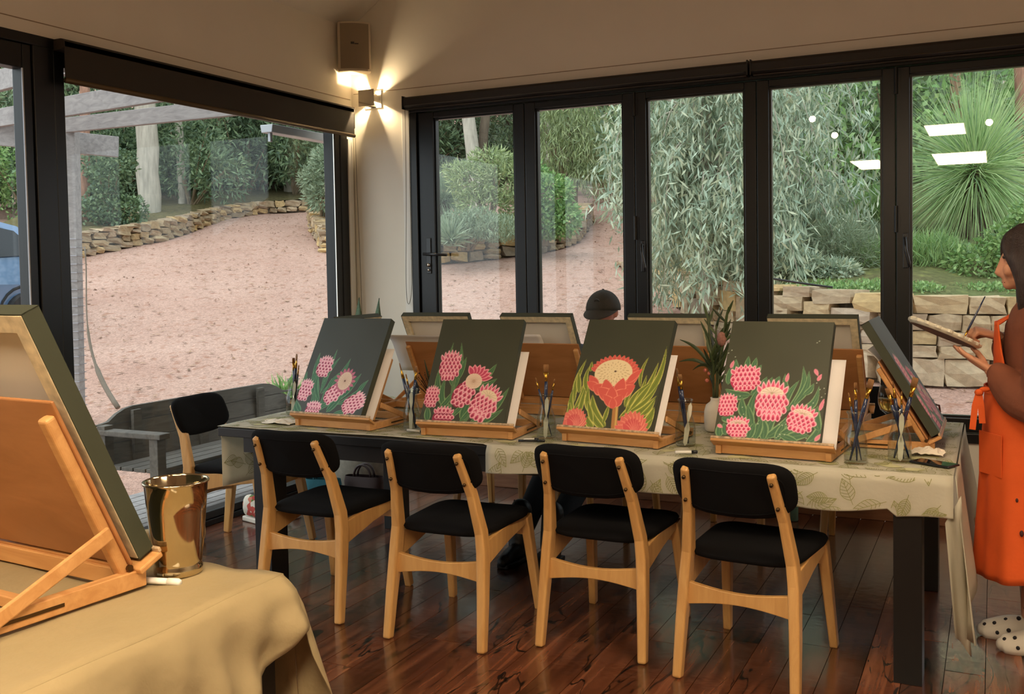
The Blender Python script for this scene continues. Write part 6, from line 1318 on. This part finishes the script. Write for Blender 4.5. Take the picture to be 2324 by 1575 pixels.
# palette plane
PA, PB = Vector((3.905,-1.90,1.275)), Vector((4.165,-1.90,1.165)); pd = (PB-PA).normalized()
pn = Vector((0,1,0)).cross(pd).normalized(); pn = pn if pn.z > 0 else -pn; pn = (Matrix.Rotation(math.radians(-10), 3, pd) @ pn).normalized(); 
if pn.y < 0: pn = (Matrix.Rotation(math.radians(20), 3, pd) @ pn).normalized()
hb = MB(); hand(hb, Lw(*WL), (-.80,.10,.50), tuple(pn), -1, [(.05,.1,.15),(.02,.1,.12),(.02,.1,.15),(.05,.15,.2)], [(.7,.7,.55),(.9,.25,.4),(.95,.0,.15)], .98, .3)
fuse(hb, 'hand', skin_m, wm_, .0032, 3)
hb = MB(); hand(hb, Lw(*WR), (-.88,-.22,.30), (-.1,.25,-.95), 1, [(.75,1.0,.7),(.85,1.1,.8),(.95,1.2,.9),(1.05,1.2,.9)], [(.75,.35,.6),(.8,-.1,.65),(.75,-.3,.4)], .95)
fuse(hb, 'hand', skin_m, wm_, .0032, 3)
# hair
h = MB(); h.sphere(Lw(HC.x+.024,HC.y,HC.z+.028), (.106,.093,.105), 28, 18); h.sphere(Lw(HC.x+.05,HC.y,HC.z-.05), (.085,.094,.12), 24, 16)
for s in (-1, 1):
    for k in range(9):
        a = k/8; x0 = 4.276+.136*a; limb(h, [Lw(x0+.012,HC.y+s*(.045+.03*math.sin(a*3)),1.585-.03*a), Lw(x0+.008,HC.y+s*.086,1.50), Lw(x0+.026-.01*a,HC.y+s*(.092+.008*math.sin(k*2)),1.40), Lw(x0+.03,HC.y+s*(.082+.012*math.sin(k*3)),1.315), Lw(x0+.034-.02*a,HC.y+s*(.07+.015*math.sin(k*5)),1.262+.025*math.sin(k*2.3))], [.016,.02,.02,.018,.007], 10, 14)
for k in range(7): y = HC.y-.07+.0233*k; limb(h, [Lw(4.36,y,1.60), Lw(4.42,y,1.52), Lw(4.43,y,1.40), Lw(4.42,y*1.0,1.27+.01*math.sin(k*4))], [.02,.024,.024,.008], 10, 12)
limb(h, [Lw(4.30,HC.y-.02,1.622), Lw(4.252,HC.y+.035,1.585), Lw(4.243,HC.y+.072,1.52), Lw(4.262,HC.y+.086,1.43)], [.014,.013,.013,.008], 10, 14)
limb(h, [Lw(4.30,HC.y-.01,1.622), Lw(4.256,HC.y-.04,1.588), Lw(4.250,HC.y-.068,1.53), Lw(4.284,HC.y-.080,1.45), Lw(4.302,HC.y-.084,1.36)], [.012,.012,.013,.015,.012], 10, 16)
fuse(h, 'hair', hair_m, wm_, .0055, 4)
for s in (-1, 1): MB().sphere(Lw(4.2435,HC.y+s*.032,1.508), (.006,.012,.0065), 10, 8).build('eye', simple('eye_dark', rgb(40,28,24), .2) if 'eye_dark' not in MATS else MATS['eye_dark'], wm_, smooth=True); MB().tube([Lw(4.2445,HC.y+s*.016,1.532), Lw(4.240,HC.y+s*.032,1.537), Lw(4.25,HC.y+s*.05,1.531)], .0028, 6).build('eyebrow', hair_m, wm_)
MB().tube([Lw(4.2475,HC.y-.021,1.4125), Lw(4.2375,HC.y,1.4125), Lw(4.2475,HC.y+.021,1.4125)], .0022, 6).build('mouth', simple('lip', rgb(150,78,66), .5), wm_)
# blouse
g = MB(); loft(g, [(*Lw(4.37,-1.84,z), rx, ry) for z, rx, ry in ((.84,.135,.185),(.95,.135,.18),(1.05,.125,.165),(1.16,.13,.17),(1.25,.122,.182),(1.31,.10,.165),(1.345,.075,.10))])
for S_, E_, W_, s in ((SL, EL, WL, -1), (SR, ER, WR, 1)):
    S2, E2, W2 = Vector(S_), Vector(E_), Vector(W_); M2 = E2.lerp(W2, .5)+Vector((.01,-.01*0,-.03))
    limb(g, [Lw(*(S2+Vector((0,-s*.03,.0)))), Lw(*S2.lerp(E2, .5)), Lw(*E2)], [.074,.078,.082], 16, 12); limb(g, [Lw(*(E2+Vector((.005,0,-.012)))), Lw(*(M2+Vector((0,0,-.008)))), Lw(*E2.lerp(W2, .84)), Lw(*E2.lerp(W2, .93))], [.084,.078,.052,.03], 16, 14)
    for k in range(5): c = E2.lerp(W2, .12*k+.05); g.sphere(Lw(*(c+Vector((.012*math.sin(k*5), -.04, -.06+.02*k*.5)))), (.035,.03,.016), 10, 8)
    P = E2.lerp(W2, .93); d = (W2-E2).normalized(); u1 = d.orthogonal().normalized(); u2 = d.cross(u1); g.tube([Lw(*(P-d*.008)), Lw(*(P+d*.012))], .031, 16)
sh = fuse(g, 'blouse', rust_m, wm_, .006, 3)
MB().prism([(-.02,-.0),(.05,.075),(.085,.06),(.06,-.01)], (Lw(4.31,-1.935,1.275),(1,0,0),(-.1,.1,1),(0,1,0)), .008).build('collar', rust_m, sh, bevel=.003)
# apron: bib plus long skirt, open at the back
def apron_pt(a, z):
    """a: -1..1 around the front (0 = straight ahead, -X)"""
    k = max(0, min(1, (1.02-z)/.75)); rx = .175+.03*k+(.0 if z < 1.0 else -.012*(z-1.0)/.25); ry = .205+.035*k; th = math.pi+a*1.75
    f = .010*math.sin(a*11+z*3)*k+.006*math.sin(a*23)*k
    return Lw(4.352+(rx+f)*math.cos(th), -1.84+(ry+f)*math.sin(th), z)
g = MB(); zs = np.linspace(1.01, .29, 26)
g.grid([[apron_pt(a, z+(.035*a*a if z < .4 else 0)) for z in zs] for a in np.linspace(-1.15, 1.15, 60)])
def bib_pt(a, z):
    wd = .92-.52*(z-1.0)/.26; th = math.pi+a*wd; return Lw(4.36+(.152-.03*max(0, z-1.16))*math.cos(th)-.0, -1.84+.186*math.sin(th), z)
g.grid([[bib_pt(a, z) for z in np.linspace(1.262, 1.0, 10)] for a in np.linspace(-1, 1, 24)])
ap = g.build('apron', orange_m, wm_, smooth=True); so = ap.modifiers.new('t', 'SOLIDIFY'); so.thickness = .004; so.offset = 1
for s in (-1, 1): MB().beam([Vector(bib_pt(s*.9, 1.255)), Vector(Lw(4.33,-1.84+s*.10,1.325)), Vector(Lw(4.38,-1.84+s*.07,1.352)), Vector(Lw(4.44,-1.84,1.34))], .022, .004, (0,1,.3)).build('neck_strap', orange_m, ap)
MB().beam([Vector(apron_pt(a, 1.005)) for a in np.linspace(-1.15, 1.15, 24)], .026, .006, (0,0,1)).build('waistband', orange_m, ap)
kp = Vector(apron_pt(.42, 1.0))+Vector((-.016,-.0,0)); kp = Vector(Lw(4.160,-2.0,1.005)); MB().sphere(tuple(kp), (.016,.014,.013), 10, 8).sphere(tuple(kp+Vector((.02,0,.012))), (.02,.01,.01), 10, 8).build('bow_knot', orange_m, ap, smooth=True)
for dx, L_ in ((-.022,.14),(.012,.115)): MB().beam([kp, kp+Vector((dx*.6,-.004,-.05)), kp+Vector((dx,-.004,-L_))], .022, .004, (1,0,.2)).build('bow_tail', orange_m, ap)
MB().prism([(-.07,-.11),(.07,-.11),(.07,.05),(-.07,.05)], (apron_pt(.35,.80),(.55,-.83,0),(0,0,1),(-.83,-.55,0)), .004).build('pocket', orange_m, ap, bevel=.002)
pm_ = simple('dark_paint_splat', rgb(70,32,28), .7)
for k, (a, z, r_) in enumerate(((.75,.50,.012),(.82,.485,.016),(.86,.49,.01),(.7,.62,.008),(.79,.47,.007))): c = Vector(apron_pt(a, z)); n_ = (c-Vector((4.352-W0.x,-1.84-W0.y,c.z))).normalized(); MB().sphere(tuple(c+n_*.003), (r_*.6,r_*.6,r_), 8, 6).build('paint_splat', pm_, ap, smooth=True)
# spotted socks
sock_m = simple('cream_sock', rgb(206,198,184), .9); dot_m = simple('sock_dot', rgb(30,26,28), .9)
for s in (-1, 1):
    y = -1.90 if s < 0 else -1.755; ax_ = 4.415 if s < 0 else 4.345; g = MB()
    limb(g, [Lw(ax_+.012,y,.17), Lw(ax_+.006,y,.11), Lw(ax_+.016,y,.06)], [.044,.042,.044]); limb(g, [Lw(ax_+.025,y,.046), Lw(ax_-.06,y,.05), Lw(ax_-.12,y,.036), Lw(ax_-.172,y,.027)], [(.046,.043),(.05,.046),(.048,.040),(.036,.026)])
    so_ = fuse(g, 'sock', sock_m, wm_, .005, 4)
    for (dx, dz, sy) in ((-.165,.046,-.3),(-.13,.058,-.5),(-.12,.03,-.95),(-.09,.075,-.35),(-.08,.045,-.97),(-.05,.03,-1),(-.045,.088,-.5),(-.01,.06,-1),(.0,.1,-.95),(-.02,.13,-.6),(.02,.14,-.9),(.03,.03,-.95)):
        MB().sphere(Lw(ax_+dx, y+sy*(.046 if dx > -.1 else .041), dz*1.06+.002), .0085, 8, 6).build('dot', dot_m, so_, smooth=True)
# palette and brush held by her
pt_ = thing('paint_palette', 'cream ceramic paint palette balanced on the woman\'s hand', 'palette', tuple(PA.lerp(PB, .5))); c0 = PA.lerp(PB, .5); pw = pn.cross(pd).normalized(); cr_m = simple('cream_glaze', rgb(206,198,176), .35); un_m = simple('smeared_underside', rgb(120,98,82), .7, noise=.5, nscale=40)
Lp = (PB-PA).length/2
def disc(k, off): return [tuple(pd*(Lp*k*math.cos(a))+pw*(.115*k*math.sin(a))+pn*off) for a in np.linspace(0, 2*math.pi, 40, endpoint=False)]
g = MB(); vs = []
for k, off in ((.90,-.011),(.985,-.004),(1.0,.004),(.985,.008),(.94,.006),(.9,.0)): vs.append(disc(k, off))
g.grid([[vs[j][i] for j in range(6)] for i in range(40)], closeu=True); g.add(vs[5], [tuple(range(40))]); dd = g.build('plate', cr_m, pt_, smooth=True)
MB().add(disc(.9,-.0112), [tuple(range(39, -1, -1))]).build('underside', un_m, pt_)
for k in range(9):
    a = -2.75+k*.33; c = pd*(Lp*.9*math.cos(a))+pw*(.115*.9*math.sin(a)); MB().tube([tuple(c-pn*.004), tuple(c+pn*.0095)], .0165, 14).build('paint_well', cr_m, pt_, bevel=.003)
hl = pd*(-Lp*.8)+pw*(-.02); MB().tube([tuple(hl+pd*.016*math.cos(a)+pw*.012*math.sin(a)+pn*.009) for a in np.linspace(0, 6.283, 18)], .005, 8, caps=False).build('thumb_ring', cr_m, pt_, smooth=True)
brush((4.178,-1.745,1.355), (4.096,-1.80,1.178), 'thin', 'dark paint brush in the standing woman\'s right hand', 'held brushes')
# ---- seated man in a cap, facing us behind the table
M0 = Vector((2.115,-.50,.0)); mn = thing('person', 'man in dark cap seated behind the table looking down', 'person', M0)
navyc_m = simple('navy_jersey', rgb(34,40,58), .9); jean_m = simple('black_trousers', rgb(24,24,28), .9); boot_m = simple('black_boot', rgb(20,19,20), .5); cap_m = simple('charcoal_cap', rgb(52,48,40), .85, noise=.1, nscale=30, bump=.15, bscale=200)
b = MB(); b.sphere((0,-.02,1.245), (.076,.094,.108), 24, 16); b.sphere((0,-.065,1.185), (.05,.05,.062), 16, 10); b.tube([(0,-.105,1.235),(0,-.125,1.205),(0,-.113,1.197)], [.01,.014,.009], 10)
for s in (-1, 1): b.sphere((s*.079,-.005,1.225), (.011,.02,.032), 12, 10); b.sphere((s*.03,-.1,1.24), (.018,.012,.01), 8, 6)
limb(b, [(0,-.01,1.2),(0,.0,1.1),(0,.03,1.0)], [.055,.055,.09]); loft(b, [(0,.04,z,rx,ry) for z, rx, ry in ((.46,.17,.13),(.6,.165,.125),(.8,.18,.125),(.93,.19,.12),(1.02,.14,.09),(1.06,.06,.06))])
for s in (-1, 1):
    limb(b, [(s*.19,.03,.97),(s*.23,-.05,.76)], [.05,.042]); limb(b, [(s*.23,-.05,.76),(s*.2,-.25,.79),(s*.17,-.40,.80)], [.042,.036,.026])
    limb(b, [(s*.09,.02,.50),(s*.12,-.42,.49)], [.085,.062]); limb(b, [(s*.12,-.42,.49),(s*.1-.02,-.75,.25),(s*.09-.02,-1.0,.10)], [.06,.05,.04])
    hand(b, (s*.17,-.41,.80), (0,-1,.02), (0,0,-1), -s, [(.1,.25,.2)]*4, [(.7,.7,.1),(.9,.3,.1),(1,0,.1)])
fuse(b, 'body', skin2_m, mn, .008, 4)
MB().tube([(-.02,-.1205,1.162),(.02,-.1205,1.162)], .004, 6).build('mouth', MATS['lip'], mn)
g = MB(); loft(g, [(0,.04,z,rx,ry) for z, rx, ry in ((.45,.19,.15),(.6,.185,.145),(.8,.2,.145),(.93,.21,.138),(1.02,.165,.11),(1.07,.08,.078))])
for s in (-1, 1): limb(g, [(s*.185,.03,.965),(s*.24,-.05,.76)], [.075,.062]); limb(g, [(s*.235,-.05,.76),(s*.205,-.22,.785),(s*.185,-.33,.795)], [.062,.052,.042])
fuse(g, 'jumper', navyc_m, mn, .009, 4)
g = MB(); loft(g, [(0,.05,z,rx,ry) for z, rx, ry in ((.455,.17,.14),(.52,.195,.155),(.6,.185,.145))])
for s in (-1, 1): limb(g, [(s*.1,.03,.52),(s*.12,-.42,.51)], [.098,.075]); limb(g, [(s*.12,-.42,.50),(s*.1-.02,-.75,.27),(s*.09-.02,-.95,.15)], [.075,.066,.06])
fuse(g, 'trousers', jean_m, mn, .009, 4)
for s in (-1, 1):
    g = MB(); c = (s*.09-.02,-1.0); limb(g, [(c[0],c[1]+.03,.25),(c[0],c[1],.12),(c[0],c[1]-.01,.06)], [.058,.055,.05]); limb(g, [(c[0],c[1]+.03,.045),(c[0],c[1]-.1,.045),(c[0],c[1]-.19,.035)], [(.05,.042),(.05,.042),(.04,.03)]); bo = fuse(g, 'boot', boot_m, mn, .007, 3)
    MB().tube([(c[0]-.045,c[1]+.06,.25),(c[0]-.06,c[1]+.08,.28),(c[0]-.065,c[1]+.07,.24)], .006, 6).build('pull_tab', boot_m, bo)
    MB().prism([(-.048,.07),(.048,.07),(.052,-.12),(.03,-.2),(-.03,-.2),(-.052,-.12)], ((c[0],c[1],.002),(1,0,0),(0,1,0),(0,0,1)), .022).build('sole', boot_m, bo, bevel=.004)
cp = MB(); P = []
for i in range(28):
    a = 2*math.pi*i/28; P.append([(.098*math.cos(a)*math.sin(t), -.012+.116*math.sin(a)*math.sin(t), 1.245+.112*math.cos(t)-.02*math.sin(a)*(-1)*0) for t in np.linspace(.02, 1.62, 10)])
cp.grid(P, closeu=True); cpo = cp.build('cap', cap_m, mn, smooth=True); so = cpo.modifiers.new('t', 'SOLIDIFY'); so.thickness = .004
br = MB(); br.grid([[(.092*math.sin(a)*(1+.06*k), -.018-.108*math.cos(a)-.065*k*max(.0, math.cos(a))**.6, 1.246-.055*k*max(0, math.cos(a))-.006*math.sin(a)**2) for k in np.linspace(0, 1, 6)] for a in np.linspace(-1.45, 1.45, 24)]); bro = br.build('brim', cap_m, cpo, smooth=True); so = bro.modifiers.new('t', 'SOLIDIFY'); so.thickness = .004
MB().sphere((0,-.012,1.359), .008, 10, 6).build('button', cap_m, cpo, smooth=True); MB().tube([(0,-.112,1.296),(0,-.119,1.293)], .017, 16).build('badge', simple('cap_badge', rgb(44,40,34), .6), cpo)
for k in range(6): a = k*math.pi/3; MB().tube([(.1*math.cos(a)*math.sin(t), -.012+.118*math.sin(a)*math.sin(t), 1.246+.114*math.cos(t)) for t in np.linspace(.05, 1.55, 10)], .0018, 5).build('seam', cap_m, cpo)
